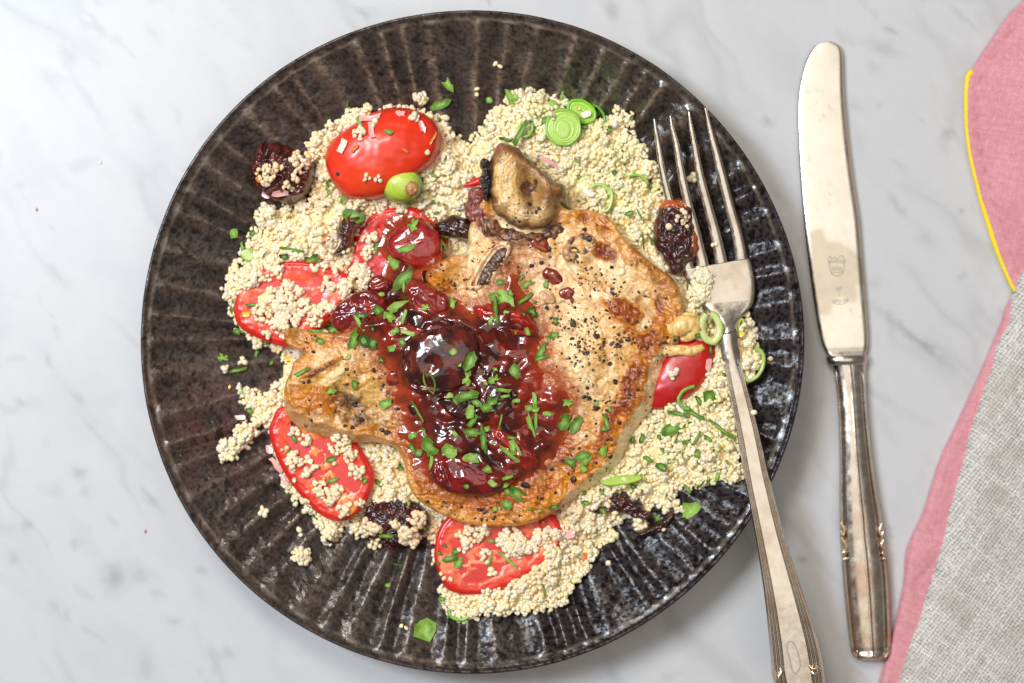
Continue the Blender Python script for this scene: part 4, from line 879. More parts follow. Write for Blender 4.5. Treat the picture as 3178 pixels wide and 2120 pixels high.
stewed('D', [(560, 640), (640, 600), (760, 620), (880, 690), (940, 800), (930, 900), (900, 880), (860, 760), (760, 690), (650, 660)], 26, 621, (92, 26, 18), (120, 44, 28),
       "curved strip of cherry skin wrapping the top right of the largest cherry", lift=10, depth=4, sx=50, sy=16, ang=40)
stewed('D', [(960, 800), (1040, 790), (1160, 830), (1260, 880), (1280, 960), (1200, 1000), (1100, 970), (1000, 900)], 14, 631, (112, 34, 26), (138, 52, 38),
       "soft flat cherry lump in the sauce right of the largest cherry", depth=5, sx=50, sy=30)

# ---------------------------------------------------------------- spring onion slices
def mound_at(px, py):
    d, _ = sdf(np.array([px]), np.array([py]), MOUNDs); return float(mound_h(np.array([px]), np.array([py]), d)[0])
def annulus(name, cx, cy, rx, ry, an, w, h0, hh, c_out, c_in, parent, arc=(0, 360), tilt=(0, 0), fill=False, seed=0):
    full = abs(arc[1] - arc[0]) >= 360
    n = 44; a = np.radians(np.linspace(arc[0], arc[1], n, endpoint=not full)); ca, sa = math.cos(math.radians(an)), math.sin(math.radians(an))
    prof = [(1, -.9), (1, .55), (.93, .9), (.75, 1), (.3, .96), (.08, .8), (0, .4), (0, -.9)]
    if fill: prof = [(1, -.9), (1, .55), (.93, .9), (.75, 1), (.5, .96), (.25, .95), (.02, .95)]; w = min(rx, ry)
    V = []; C = []
    for k, z in prof:
        wob = 1 + .05 * noise(np.cos(a) * 40, np.sin(a) * 40, 22, seed)
        x = (rx - w * (1 - k)) * np.cos(a) * wob; y = (ry - w * (1 - k)) * np.sin(a) * wob
        X, Y = cx + x * ca - y * sa, cy + x * sa + y * ca
        V.append(W(X, Y, h0 + hh * z + (X - cx) * tilt[0] + (Y - cy) * tilt[1])); C.append(np.tile(lin(c_out) * k + lin(c_in) * (1 - k), (n, 1)))
    V = np.stack(V); m = len(prof); I = np.arange(n * m).reshape(m, n)
    J = np.roll(I, -1, 1) if full else I[:, 1:]; I2 = I if full else I[:, :-1]
    q = np.stack([I2[:-1], J[:-1], J[1:], I2[1:]], -1).reshape(-1, 4)[:, ::-1]
    q = [q]
    if not full: q += [np.array([[I[0, e], I[2, e], I[5, e], I[m - 1, e]]]) for e in (0, -1)] if m > 6 else []
    me = mesh_np(name, V.reshape(-1, 3), np.concatenate(q), None, np.concatenate(C))
    o = link(name, me, M_onion, parent, tuple(V.reshape(-1, 3).mean(0))); OB['onion'].append(o); return o
GRN, LIME, PALE = (96, 160, 22), (158, 204, 52), (206, 226, 130)
def slice_(g, x, y, h, label, rings):
    cx, cy = R1(g, x, y); k = RG[g][2]
    b = mound_at(cx, cy) + h
    root = empty("spring_onion_slice", tuple(W(cx, cy, b)), label, "spring onion")
    for i, r in enumerate(rings):
        dx, dy, rx, ry, an, w, hh, c1, c2 = r[:9]; kw = r[9] if len(r) > 9 else {}
        annulus("ring", cx + dx * k, cy + dy * k, rx * k, ry * k, an, w * k, b + kw.pop('z', 0), hh, c1, c2, root, seed=i + int(x), **kw)
    return root
slice_('B', 1040, 510, 20, "round lime green spring onion slice in the couscous at the upper right", [(0, 0, 142, 148, 0, 30, 9, (164, 204, 74), (190, 220, 112), {'fill': True, 'z': 0}), (0, 0, 150, 155, 0, 26, 12, (120, 170, 52), (172, 208, 88)), (15, 0, 112, 124, 0, 16, 11.5, (176, 208, 92), (192, 220, 116)), (5, 10, 84, 100, 0, 16, 11.5, (178, 212, 96), (200, 226, 132)), (0, 18, 62, 80, 0, 30, 11, (170, 206, 90), (186, 216, 116), {'fill': True})])
slice_('B', 1190, 380, 8, "spring onion ring standing behind the round slice at the upper right", [(0, 0, 120, 86, 30, 26, 12, (160, 206, 50), (176, 214, 80), {'fill': True, 'z': 2}), (0, 0, 130, 95, 30, 26, 20, (96, 168, 24), (164, 212, 58)), (-20, 0, 84, 60, 30, 20, 16, (150, 204, 50), (186, 220, 90))])
slice_('B', 1320, 400, 12, "curved green spring onion strip right of the two upper slices", [(0, 0, 90, 50, 55, 24, 16, (70, 140, 20), (110, 176, 40), {'arc': (190, 350)})])
slice_('B', 1340, 1010, 8, "pale lime spring onion piece buried right of the bone", [(0, 20, 90, 70, 20, 30, 16, (160, 196, 80), (196, 218, 120), {'arc': (180, 360)})])
slice_('B', 1400, 1100, 8, "upright folded spring onion half in the couscous right of the bone", [(0, 0, 45, 105, 10, 26, 18, (176, 210, 90), (206, 226, 130), {'arc': (-110, 110)})])
slice_('B', 1640, 950, 10, "thin green spring onion arc in the couscous near the left fork tine", [(0, 0, 90, 62, 10, 18, 14, (120, 190, 30), (170, 214, 80), {'arc': (200, 350)})])
slice_('F', 930, 830, 34, "pale green spring onion ring resting beside the fork neck", [(0, 0, 104, 142, -8, 62, 26, (184, 204, 110), (216, 222, 156), {'arc': (-80, 250)})])
slice_('F', 1270, 1130, 6, "translucent green spring onion piece right of the fork handle", [(0, 0, 100, 150, 20, 34, 16, (138, 172, 74), (186, 204, 120), {'arc': (-110, 110)})])
slice_('F', 1170, 830, 6, "small yellow-green spring onion piece behind the fork neck", [(0, 0, 34, 84, 12, 26, 16, (150, 176, 40), (196, 200, 90))])
slice_('C', 505, 1150, -18, "dark green hollow spring onion ring on the plate left of the chop", [(30, -60, 76, 92, 30, 16, 14, (44, 112, 26), (92, 140, 60), {'arc': (150, 420)}), (-30, 60, 66, 84, 10, 18, 14, (60, 140, 30), (110, 160, 70), {'arc': (20, 300)})])
slice_('G', 600, 760, 8, "lime spring onion strip below the right corner of the chop", [(0, 0, 170, 40, -8, 40, 16, (148, 190, 40), (190, 214, 90), {'fill': True})])
slice_('G', 1170, 90, 14, "green spring onion ring half lying against the dark right tomato", [(0, 0, 130, 100, -25, 30, 18, (104, 156, 44), (150, 186, 80), {'arc': (120, 300)})])
slice_('H', 290, 230 - 200, 0, "small pale spring onion scrap beside the left couscous tail", [(0, 0, 22, 30, 0, 20, 9, (170, 200, 110), (206, 216, 150), {'fill': True})])
slice_('C', 310, 240, 4, "pale spring onion piece half buried left of the wide tomato", [(0, 0, 60, 50, 30, 24, 14, (150, 186, 80), (206, 220, 140), {'fill': True})])
slice_('U', 160, 860, 2, "green spring onion ring edge under the lowest couscous", [(0, 0, 80, 55, 10, 22, 14, (100, 168, 50), (160, 200, 100), {'arc': (20, 200)})])
slice_('B', 740, 520, 12, "green spring onion fold in the couscous left of the round slice", [(0, 0, 60, 80, 20, 24, 18, (96, 164, 30), (150, 196, 60), {'arc': (-60, 200)})])
# bulb end: a dome with rings and a brown root
bx, by = R1('A', 1550, 960); bb = mound_at(bx, by) + 44
a = np.linspace(0, 2 * math.pi, 16, endpoint=False)
root = empty("spring_onion_end", tuple(W(bx, by, bb)), "lime green spring onion root end standing in front of the skin-up tomato", "spring onion")
def bulbc(px, py, d, H, dm):
    c = mix(np.ones(px.shape + (3,)) * lin((110, 176, 20)), lin((176, 208, 52)), sstep(d, 4, 16))
    r = np.hypot(px - bx - 14, py - by - 6); c = mix(c, lin((206, 214, 116)), sstep(np.cos(r * .42), .0, 1) * .55 + np.exp(-(r / 26) ** 2) * .5); return c
o = puff("bulb", R('A', np.stack([1550 + 172 * np.cos(a), 962 + 156 * np.sin(a)], -1)), dome(bb, 58, .5), 3.5, bb - 70, bulbc, M_onion, root, href=bb + 30); OB['onion'].append(o)
o = puff("root", R('A', [(1580, 1000), (1600, 960), (1640, 940), (1690, 980), (1690, 1040), (1640, 1065), (1590, 1045)]), dome(bb + 48, 14, .5, bumpy=7, sc_=12), 3, bb + 30, flatcolor((190, 140, 84), (160, 104, 66), 10, 3), M_bone, root, href=bb + 55); OB['onion'].append(o)

# ---------------------------------------------------------------- fork
def ztab(v, tab):
    t = np.array(tab, float); return np.interp(v, t[:, 0], t[:, 1])
fork = empty("fork", tuple(W(2290, 1200, 180)), "old silver fork with a ridged flaring handle lying across the right rim of the plate", "fork")
def silver(px, py, u, v):
    c = np.ones(px.shape + (3,)) * lin((214, 204, 190)); return mix(c, lin((186, 164, 142)), sstep(fbm(px, py, 90, 701, 3), -.1, .4) * .45)
tines = [[(167, 240, 9), (180, 330, 14), (196, 420, 18), (225, 600, 24), (275, 800, 29), (335, 1000, 32), (400, 1262, 40)],
         [(271, 218, 9), (286, 310, 16), (312, 410, 21), (345, 600, 26), (388, 800, 31), (440, 1000, 35), (497, 1255, 42)],
         [(392, 190, 9), (404, 280, 16), (427, 400, 21), (463, 600, 27), (512, 800, 33), (565, 1000, 37), (615, 1235, 42)],
         [(498, 168, 9), (520, 270, 18), (552, 400, 25), (603, 600, 31), (652, 800, 35), (707, 1000, 38), (745, 1215, 44)]]
for t in tines:
    L_, R_ = [], []
    for i, (x, y, w) in enumerate(t):
        L_.append(R1('I', x - w, y + w * .18)); R_.append(R1('I', x + w, y - w * .18))
    o = strip("tine", L_, R_, lambda u, v: ztab(v, [(0, 212), (.25, 206), (.5, 196), (.75, 184), (1, 175)]) - 7 * np.abs(u) ** 3 - 30 * (np.clip(.02 - v, 0, 1)), lambda u, v: 13 - 8 * np.abs(u) ** 3, M_silver, fork, 50, 9, silver)
    OB['metal'].append(o)
HL = [R1('I', 362, 1225), R1('I', 372, 1290), R1('F', 775, 480), R1('F', 830, 590), R1('F', 905, 685), R1('F', 965, 745), R1('F', 1003, 810), R1('F', 1002, 900)]
HR = [R1('I', 788, 1150), R1('F', 1268, 330), R1('F', 1288, 440), R1('F', 1290, 560), R1('F', 1268, 650), R1('F', 1200, 722), R1('F', 1152, 785), R1('F', 1140, 870)]
o = strip("bowl", HL, HR, lambda u, v: ztab(v, [(0, 177), (.25, 172), (.5, 172), (.75, 182), (1, 194)]) + 5 * u ** 2 * (1 - v) - 8 * np.abs(u) ** 6 + 10 * (1 - u ** 2) * sstep(v, .7, 1), lambda u, v: 14 - 8 * np.abs(u) ** 4, M_silver, fork, 60, 30, silver); OB['metal'].append(o)
FL = [R1('F', 1001, 880), R1('F', 1003, 960), R1('F', 1020, 1070), R1('F', 1060, 1250), R1('L', 190, 470), R1('L', 225, 680), R1('L', 270, 920), R1('L', 310, 1180), R1('L', 333, 1400), R1('L', 350, 1560), R1('L', 400, 1640), R1('L', 470, 1680)]
FR = [R1('F', 1139, 850), R1('F', 1146, 930), R1('F', 1165, 1030), R1('F', 1210, 1240), R1('L', 288, 470), R1('L', 335, 680), R1('L', 397, 920), R1('L', 475, 1165), R1('L', 545, 1390), R1('L', 575, 1560), R1('L', 560, 1640), R1('L', 490, 1690)]
def ridges(u):
    a = np.abs(u); r = 0
    for c, w in ((.62, .05), (.76, .045), (.89, .045)): r = r + np.exp(-((a - c) / w) ** 2)
    return r
def fork_h(u, v):
    fade = sstep(v, .04, .2)
    return ztab(v, [(0, 197), (.2, 206), (.45, 222), (.7, 230), (1, 226)]) + (1 - fade) * 12 * (1 - u ** 2) + fade * (6 * sstep(.56 - np.abs(u), 0, .06) + 5.5 * ridges(u) - 7 * np.clip(np.abs(u) - .92, 0, 1) * 12)
def fork_c(px, py, u, v):
    c = silver(px, py, u, v); a = np.abs(u); gr = 0
    for g in (.55, .69, .825): gr = gr + np.exp(-((a - g) / .028) ** 2)
    return mix(c, lin((122, 96, 74)), np.clip(gr, 0, 1) * sstep(v, .08, .2) * .75)
o = strip("handle", FL, FR, fork_h, 15, M_silver, fork, 150, 72, fork_c); OB['metal'].append(o)
# faint stamped oval on the handle, and the shell tips
def handle_pt(x, y, dz): X, Y = R1('L', x, y); return (X, Y, 239 + dz)
o = tube("engraved_mark", [handle_pt(x, y, -.6) for x, y in [(412, 1400), (420, 1390), (436, 1392), (452, 1420), (466, 1470), (468, 1500), (450, 1528), (436, 1520), (424, 1470), (412, 1420), (412, 1400)]], 1.3, M_etch, fork, 6, 60)
for pts in ([(378, 1500), (384, 1520), (372, 1545), (384, 1575)], [(505, 1490), (520, 1505), (540, 1502), (553, 1515)], [(515, 1515), (530, 1530), (548, 1525)]):
    tube("scroll", [handle_pt(x, y, -4) for x, y in pts], [3, 7, 6, 3], M_silver, fork, 8, 20, lin((232, 214, 190)))

# ---------------------------------------------------------------- knife
knife = empty("table_knife", tuple(W(2650, 1000, 0)), "old silver table knife with a round-tipped blade lying on the marble right of the plate", "knife")
BL = [R1('J', x, y) for x, y in [(318, 74), (280, 84), (248, 118), (222, 170), (203, 240), (190, 320), (186, 420), (190, 550), (200, 720), (215, 900), (235, 1080), (255, 1230), (275, 1360), (293, 1450), (310, 1500), (335, 1530), (365, 1542)]]
BR = [R1('J', x, y) for x, y in [(330, 73), (360, 78), (384, 98), (395, 130), (399, 200), (403, 310), (412, 430), (424, 550), (446, 720), (472, 900), (486, 1080), (498, 1230), (509, 1360), (514, 1440), (512, 1490), (500, 1525), (470, 1542)]]
def blade_h(u, v): return 24 + 4 * v - 5 * np.clip(np.abs(u) - .86, 0, 1) / .14 + 2.0 * (1 - u * u) + 5 * sstep(v, .955, .985)
def blade_c(px, py, u, v):
    c = np.ones(px.shape + (3,)) * lin((236, 228, 214))
    st = sstep(fbm(px, py, 22, 721, 3), .22, .42) * sstep(fbm(px, py, 140, 723), -.1, .3); c = mix(c, lin((176, 160, 140)), st * .3)
    # darker diagonal bands towards the handle
    k = sstep(py - 760 + (2600 - px) * .75 + 40 * noise(px, py, 60, 725), -14, 18) * (1 - sstep(py - 950 + (px - 2600) * .6 + 34 * noise(px, py, 50, 727), -14, 18)); c = mix(c, lin((202, 190, 170)), k * .8)
    return mix(c, lin((140, 134, 122)), np.exp(-((v - .957) / .006) ** 2) * .6)
blade = strip("blade", BL, BR, blade_h, lambda u, v: 9 - 5 * np.abs(u) ** 4, M_blade, knife, 160, 28, blade_c); OB['metal'].append(blade)
def on_blade(g, x, y): X, Y = R1(g, x, y); return (X, Y, 31.2)
RG['V'] = (2480, 750, .15947)
def mark(name, pts, r=1.5, closed=False, parent=None):
    P = [(R1('V', x, y)[0], R1('V', x, y)[1], 30.3) for x, y in pts]
    tube(name, P, r, M_etch, parent or blade, 6, max(8, 6 * len(P)), None, .45)
crest = [[(570, 330), (600, 280), (640, 330), (690, 300), (740, 340), (790, 290), (840, 270), (880, 330)], [(565, 380), (650, 365), (740, 372), (830, 365), (895, 370)], [(570, 410), (680, 400), (780, 405), (890, 400)], [(575, 350), (590, 440), (610, 540), (650, 630), (740, 668), (830, 630), (870, 540), (885, 440), (890, 350)],
         [(650, 560), (665, 490), (700, 560), (730, 480), (765, 560), (800, 490), (830, 560)], [(640, 590), (740, 600), (850, 585)]]
mks = [[(720, 960), (735, 890), (770, 930), (800, 880), (850, 880)], [(740, 900), (770, 960)], [(800, 890), (815, 950)], [(780, 960), (785, 1060)], [(655, 1190), (740, 1215), (850, 1215), (960, 1150)], [(650, 1170), (700, 1140), (690, 1190)], [(720, 1180), (740, 1130), (770, 1190)],
       [(790, 1190), (800, 1130), (840, 1180)], [(860, 1180), (880, 1120), (915, 1170)], [(920, 1160), (940, 1115), (965, 1150)]]
for p in crest: mark("crest_mark", p, 1.2)
for p in mks: mark("stamped_mark", p, 1.0)
KL = [R1('K', x, y) for x, y in [(160, 172), (185, 195), (203, 290), (212, 420), (216, 600), (216, 750), (217, 850), (219, 930), (225, 1010), (230, 1100), (244, 1250), (262, 1400), (276, 1450), (300, 1468)]]
KR = [R1('K', x, y) for x, y in [(338, 165), (331, 195), (335, 320), (345, 450), (362, 600), (385, 750), (404, 850), (412, 930), (424, 1010), (434, 1100), (441, 1250), (442, 1400), (436, 1440), (415, 1468)]]
def kn_h(u, v):
    a = np.abs(u)
    body = 44 * np.sqrt(np.clip(1 - (a * .95) ** 2.0, 0, 1)) * (.82 + .18 * sstep(v, .05, .3)) + 18
    gr = np.exp(-((a - .76) / .045) ** 2) * sstep(v, .03, .08)
    bd = np.exp(-((a - .88) / .06) ** 2) * sstep(v, .03, .08)
    end = sstep(v, .955, .985) * 4 - sstep(v, .99, 1) * 12
    return body - 7 * gr + 5 * bd + 1.6 * np.exp(-((u - .06) / .05) ** 2) + end
def kn_c(px, py, u, v):
    c = silver(px, py, u, v); a = np.abs(u)
    g = (np.exp(-((a - .77) / .05) ** 2) + .4 * np.exp(-((a - .99) / .05) ** 2)) * sstep(v, .03, .08)
    c = mix(c, lin((70, 56, 46)), np.clip(g, 0, 1) * .9); c = mix(c, lin((180, 140, 112)), sstep(v, .25, .7) * sstep(fbm(px, py, 70, 731, 3), -.2, .3) * .5)
    return mix(c, lin((86, 70, 60)), np.exp(-((v - .952) / .005) ** 2) * .6)
kh = strip("handle", KL, KR, kn_h, lambda u, v: kn_h(u, v) - 3, M_silver, knife, 200, 64, kn_c); OB['metal'].append(kh)
fer = strip("bolster", [R1('K', 158, 150), R1('K', 168, 188)], [R1('K', 338, 140), R1('K', 336, 182)], lambda u, v: 46 * np.sqrt(np.clip(1 - (u * .9) ** 2, 0, 1)) + 14 + 4 * np.sin(v * math.pi), 10, M_silver, knife, 12, 30, silver)
for pts in ([(222, 870), (238, 900), (232, 930), (222, 905)], [(224, 935), (242, 965), (246, 990), (230, 985)], [(228, 1000), (244, 1000), (240, 1020)], [(232, 1030), (248, 1028), (240, 1045)],
            [(404, 870), (392, 900), (398, 930), (410, 905)], [(410, 945), (400, 965), (404, 985), (416, 990)], [(418, 1000), (406, 1005), (412, 1022)], [(424, 1025), (408, 1028), (416, 1040)],
            [(290, 1440), (300, 1425), (322, 1430), (330, 1448), (310, 1458)], [(352, 1440), (366, 1432), (374, 1446), (360, 1456), (350, 1444)], [(428, 1430), (412, 1420), (394, 1430), (390, 1448), (408, 1456)]):
    P = [(R1('K', x, y)[0], R1('K', x, y)[1], 47) for x, y in pts]
    tube("scroll", P, [4, 6, 5, 3], M_silver, kh, 8, 18, lin((226, 204, 176)))

# ---------------------------------------------------------------- napkin
nap = empty("linen_napkin", tuple(W(3050, 1200, 0)), "folded napkin, grey woven linen over pink cloth with yellow piping, at the right edge", "napkin")
def weave(px, py, per, ang, seed):
    a = math.radians(ang); px = px + 5 * fbm(px, py, 90, seed + 7); py = py + 5 * fbm(px, py, 90, seed + 8)
    u = (px * math.cos(a) + py * math.sin(a)) / per; v = (-px * math.sin(a) + py * math.cos(a)) / per
    iu, iv = np.floor(u), np.floor(v); fu, fv = u - iu - .5, v - iv - .5
    over = ((iu + iv) % 2) == 0
    wu = .8 + .35 * (_hash(iu, iu * 0, seed) - .5) + .25 * noise(iu * 3.1, v, 5, seed); wv = .8 + .35 * (_hash(iv, iv * 0 + 5, seed) - .5) + .25 * noise(iv * 3.1, u, 5, seed + 1)
    tu = np.sqrt(np.clip(1 - (2 * fu / wu) ** 2, 0, 1)); tv = np.sqrt(np.clip(1 - (2 * fv / wv) ** 2, 0, 1))
    bu = tu * (.55 + .45 * np.cos(2 * fv * math.pi * .5 * 2) * np.where(over, 1, -1)); bv = tv * (.55 + .45 * np.cos(2 * fu * math.pi) * np.where(over, -1, 1))
    h = np.maximum(bu, bv); thr = np.where(bu > bv, _hash(iu, iu * 0, seed + 3), _hash(iv, iv * 0 + 9, seed + 4))
    return h, thr
def pink_c(px, py, d, H, dm):
    c = np.ones(px.shape + (3,)) * lin((206, 136, 142)); h, t = weave(px, py, 7, 12, 801)
    c = mix(c, lin((238, 178, 184)), h * .5); c = mix(c, lin((190, 112, 122)), t * .45)
    st = np.exp(-((d - 32) / 6) ** 2) * (np.sin((px * .3 + py) * .11) > .5) * (py < 900); return mix(c, lin((160, 92, 104)), st * .35)
def pink_top(px, py, d, dm):
    fold = 52 * np.sin((px * .55 + py * .35) / 95 + 1.2 * noise(px, py, 260, 811)) * sstep(d, 10, 110)
    return 26 + 12 * (1 - (1 - np.clip(d / 14, 0, 1)) ** 2) ** .5 + 46 * sstep(d, 20, 240) + fold + 2.5 * fbm(px, py, 40, 813)
PT = [R1('M', x, y) for x, y in [(1100, -200), (900, -160), (750, 0), (690, 62), (640, 130), (582, 215), (532, 290), (500, 345), (478, 400), (472, 500), (474, 620), (492, 750), (522, 880), (548, 980), (582, 1080), (622, 1210), (662, 1310), (700, 1392), (760, 1420), (1000, 1400), (1100, 900)]]
o = puff("pink_cloth", np.array(PT), pink_top, 4, 4, pink_c, M_pink, nap, href=40, smoothn=4)
pp = [R1('M', x, y) for x, y in [(498, 345), (480, 375), (474, 420), (472, 500), (474, 600), (482, 680), (498, 780), (524, 890), (552, 1000), (585, 1110), (620, 1215), (660, 1315), (700, 1398), (718, 1420)]]
tube("yellow_piping", [(x, y, 24) for x, y in pp], 9.5, M_yellow, nap, 10, 90, lin((244, 214, 24)))
LP = [R1('M', x, y) for x, y in [(790, 1300), (735, 1380), (700, 1440), (668, 1500), (648, 1568)]] + [R1('N', x, y) for x, y in [(540, 90), (490, 210), (430, 340), (380, 450), (322, 570), (282, 680), (235, 830), (182, 945), (160, 1010), (152, 1130), (132, 1230), (100, 1370), (70, 1480), (45, 1568), (10, 1700), (200, 1750), (400, 1500), (560, 900), (700, 400)]]
o = puff("pink_lining", np.array(LP), lambda px, py, d, dm: 14 + 22 * (1 - (1 - np.clip(d / 22, 0, 1)) ** 2) ** .5 + 7 * sstep(noise(px, py, 120, 821), -.1, .3) + 9 * np.exp(-ell(px, py, 'N', 260, 980, 120, 40, -10)) + 2 * fbm(px, py, 30, 823), 4, 2, pink_c, M_pink, nap, href=30, smoothn=4)
GP = [R1('M', x, y) for x, y in [(1000, 1000), (830, 1200), (752, 1318), (722, 1420), (700, 1500), (690, 1568)]] + [R1('N', x, y) for x, y in [(578, 70), (555, 140), (520, 260), (482, 370), (442, 500), (412, 620), (380, 720), (346, 850), (320, 970), (290, 1080), (250, 1210), (212, 1330), (168, 1450), (135, 1568), (90, 1720), (500, 1800), (900, 1600), (1000, 600)]]
def grey_top(px, py, d, dm):
    h, t = weave(px, py, 10.2, 36, 831)
    return 30 + 52 * (1 - (1 - np.clip(d / 75, 0, 1)) ** 2) ** .5 + 16 * fbm(px, py, 330, 833, 2) + 5.5 * h
def grey_c(px, py, d, H, dm):
    h, t = weave(px, py, 10.2, 36, 831)
    c = np.ones(px.shape + (3,)) * lin((134, 127, 117)); c = mix(c, lin((236, 232, 226)), sstep(h, .15, .75) * (.65 + .35 * t))  # gaps between yarns darkened in the colour, painted recess shade
    sl = sstep(fbm(px, py, 30, 835), .2, .5); c = mix(c, lin((226, 220, 212)), sl * .3)
    return mix(c, lin((168, 156, 142)), sstep(fbm(px, py, 110, 837, 2), .05, .4) * .35)
o = puff("grey_linen", np.array(GP), grey_top, 2.9, 4, grey_c, M_grey, nap, href=75, smoothn=4)

# ---------------------------------------------------------------- where things lie: rays from above against what is built
bpy.context.view_layer.update()
dg = bpy.context.evaluated_depsgraph_get()
TREES = []
for key, lst in OB.items():
    for o in lst: TREES.append((key, BVHTree.FromObject(o, dg), wloc(o)))
CAMP = Vector((0, 0, HC * S))
def hit(px, py):
    tgt = Vector(tuple(W(px, py, 0))); d = (tgt - CAMP).normalized(); best = None
    for key, tr, l in TREES:
        r = tr.ray_cast(CAMP - l, d)
        if r[0] is not None and (best is None or r[3] < best[0]): best = (r[3], key, r[0] + l, r[1])
    if best is None: return 'table', tgt, Vector((0, 0, 1))
    n = best[3]
    if n.z < 0: n = -n
    return best[1], best[2], n

LMK = [('D', 560, 960, "the largest cherry"), ('C', 1660, 160, "the translucent upper left cherry"), ('B', 760, 960, "the upright bone end"), ('D', 950, 230, "the cut rib bone"), ('C', 690, 880, "the left stub of the chop"),
       ('A', 1400, 650, "the skin-up tomato"), ('C', 560, 600, "the wide left tomato"), ('H', 900, 700, "the seeded lower left tomato"), ('U', 400, 480, "the bottom tomato"), ('F', 760, 1200, "the dark right tomato"), ('A', 560, 880, "the far left dried cherry"),
       ('F', 650, 100, "the dried cherry by the fork"), ('F', 1100, 500, "the fork head"), ('E', 780, 720, "the lowest cherry"), ('D', 1100, 650, "the ruby cherry flap"), ('A', 1550, 960, "the spring onion root end"), ('B', 1040, 510, "the round spring onion slice"),
       ('D', 900, 1300, "the dark maroon cherry"), ('E', 1200, 520, "the folded cherry"), ('C', 1200, 700, "the left tip of the sauce"), ('D', 1640, 650, "the pale middle of the meat"), ('H', 1150, 250, "the peppery left corner of the chop"), ('G', 650, 960, "the long dried cherry"),
       ('G', 1100, 300, "the couscous right of the chop"), ('Z', 1440, 1020, "the right side of the chop"), ('H', 1500, 1100, "the dark lower dried cherry"), ('Z', 1170, 1180, "the bottom edge of the chop"), ('Z', 1600, 790, "the fat curls"), ('Z', 1300, 350, "the couscous right of the bone"), ('Z', 690, 1272, "the lone couscous clump at the bottom left"),
       ('Z', 700, 520, "the couscous left of the sauce"), ('Z', 1150, 1400, "the lowest couscous"), ('Z', 975, 1447, "the bare bottom flutes of the plate"), ('Z', 1090, 180, "the top flutes of the plate"), ('Z', 520, 850, "the left flutes of the plate")]
SHORT = {"the translucent upper left cherry": "translucent red cherry", "the left stub of the chop": "left chop stub", "the seeded lower left tomato": "seeded left tomato", "the dried cherry by the fork": "dried cherry beside fork", "the spring onion root end": "spring onion root end",
         "the round spring onion slice": "round spring onion slice", "the left tip of the sauce": "left sauce tip", "the pale middle of the meat": "pale middle meat", "the peppery left corner of the chop": "peppery left corner", "the couscous right of the chop": "lower right couscous",
         "the right side of the chop": "chop's right side", "the dark lower dried cherry": "dark lower dried cherry", "the bottom edge of the chop": "chop's bottom edge", "the couscous right of the bone": "upper right couscous", "the lone couscous clump at the bottom left": "lone bottom-left clump",
         "the couscous left of the sauce": "left couscous", "the bare bottom flutes of the plate": "bottom plate flutes", "the top flutes of the plate": "top plate flutes", "the left flutes of the plate": "left plate flutes"}
LMP = [(*R1(g, x, y), SHORT.get(t, t[4:] if t.startswith("the ") else t)) for g, x, y, t in LMK]
USED = {}
def where(px, py):
    k = min(LMP, key=lambda q: math.hypot(q[0] - px, q[1] - py)); dx, dy = px - k[0], py - k[1]; r = math.hypot(dx, dy)
    if r < 28: return "at " + k[2]
    a = (math.degrees(math.atan2(-dy, dx)) + 360) % 360
    w = ["right of", "upper-right of", "above", "upper-left of", "left of", "lower-left of", "below", "lower-right of"][int(((a + 22.5) % 360) // 45)]
    return w + " " + k[2]
PENDING = []
def name_it(o, desc, surf, px, py, cat, group):
    on = {'plate': "on plate", 'couscous': "on couscous", 'tomato': "on tomato", 'pork': "on pork", 'sauce': "on sauce", 'cherry': "on cherry", 'fruit': "on dried fruit", 'onion': "on onion", 'metal': "on fork", 'table': "on marble"}[surf]
    PENDING.append([o, f"{desc} {on} {where(px, py)}", px, py]); tag(o, None, cat, group)

# ---------------------------------------------------------------- parsley
SH = {'leaf': [(-.5, 0), (-.38, .28), (-.12, .42), (.1, .34), (.25, .42), (.38, .2), (.5, .05), (.36, -.12), (.3, -.36), (.05, -.34), (-.15, -.44), (-.4, -.25)],
      'quad': [(-.5, .34), (-.1, .46), (.3, .5), (.5, .28), (.48, -.3), (.2, -.46), (-.3, -.44), (-.48, -.2)],
      'shard': [(-.5, .1), (-.2, .42), (.15, .4), (.5, .02), (.2, -.2), (.0, -.44), (-.3, -.3)],
      'tri': [(-.5, -.3), (-.3, .2), (-.05, .5), (.1, .3), (.35, .1), (.5, -.25), (.1, -.38), (-.2, -.45)],
      'strip': [(-.5, .3), (-.2, .46), (.2, .38), (.5, .44), (.48, -.3), (.1, -.46), (-.25, -.36), (-.5, -.42)],
      'lobe': [(-.5, -.1), (-.3, .1), (-.35, .4), (-.1, .5), (.0, .25), (.2, .46), (.4, .3), (.32, .05), (.5, -.1), (.25, -.3), (.05, -.15), (-.1, -.48), (-.3, -.35)]}
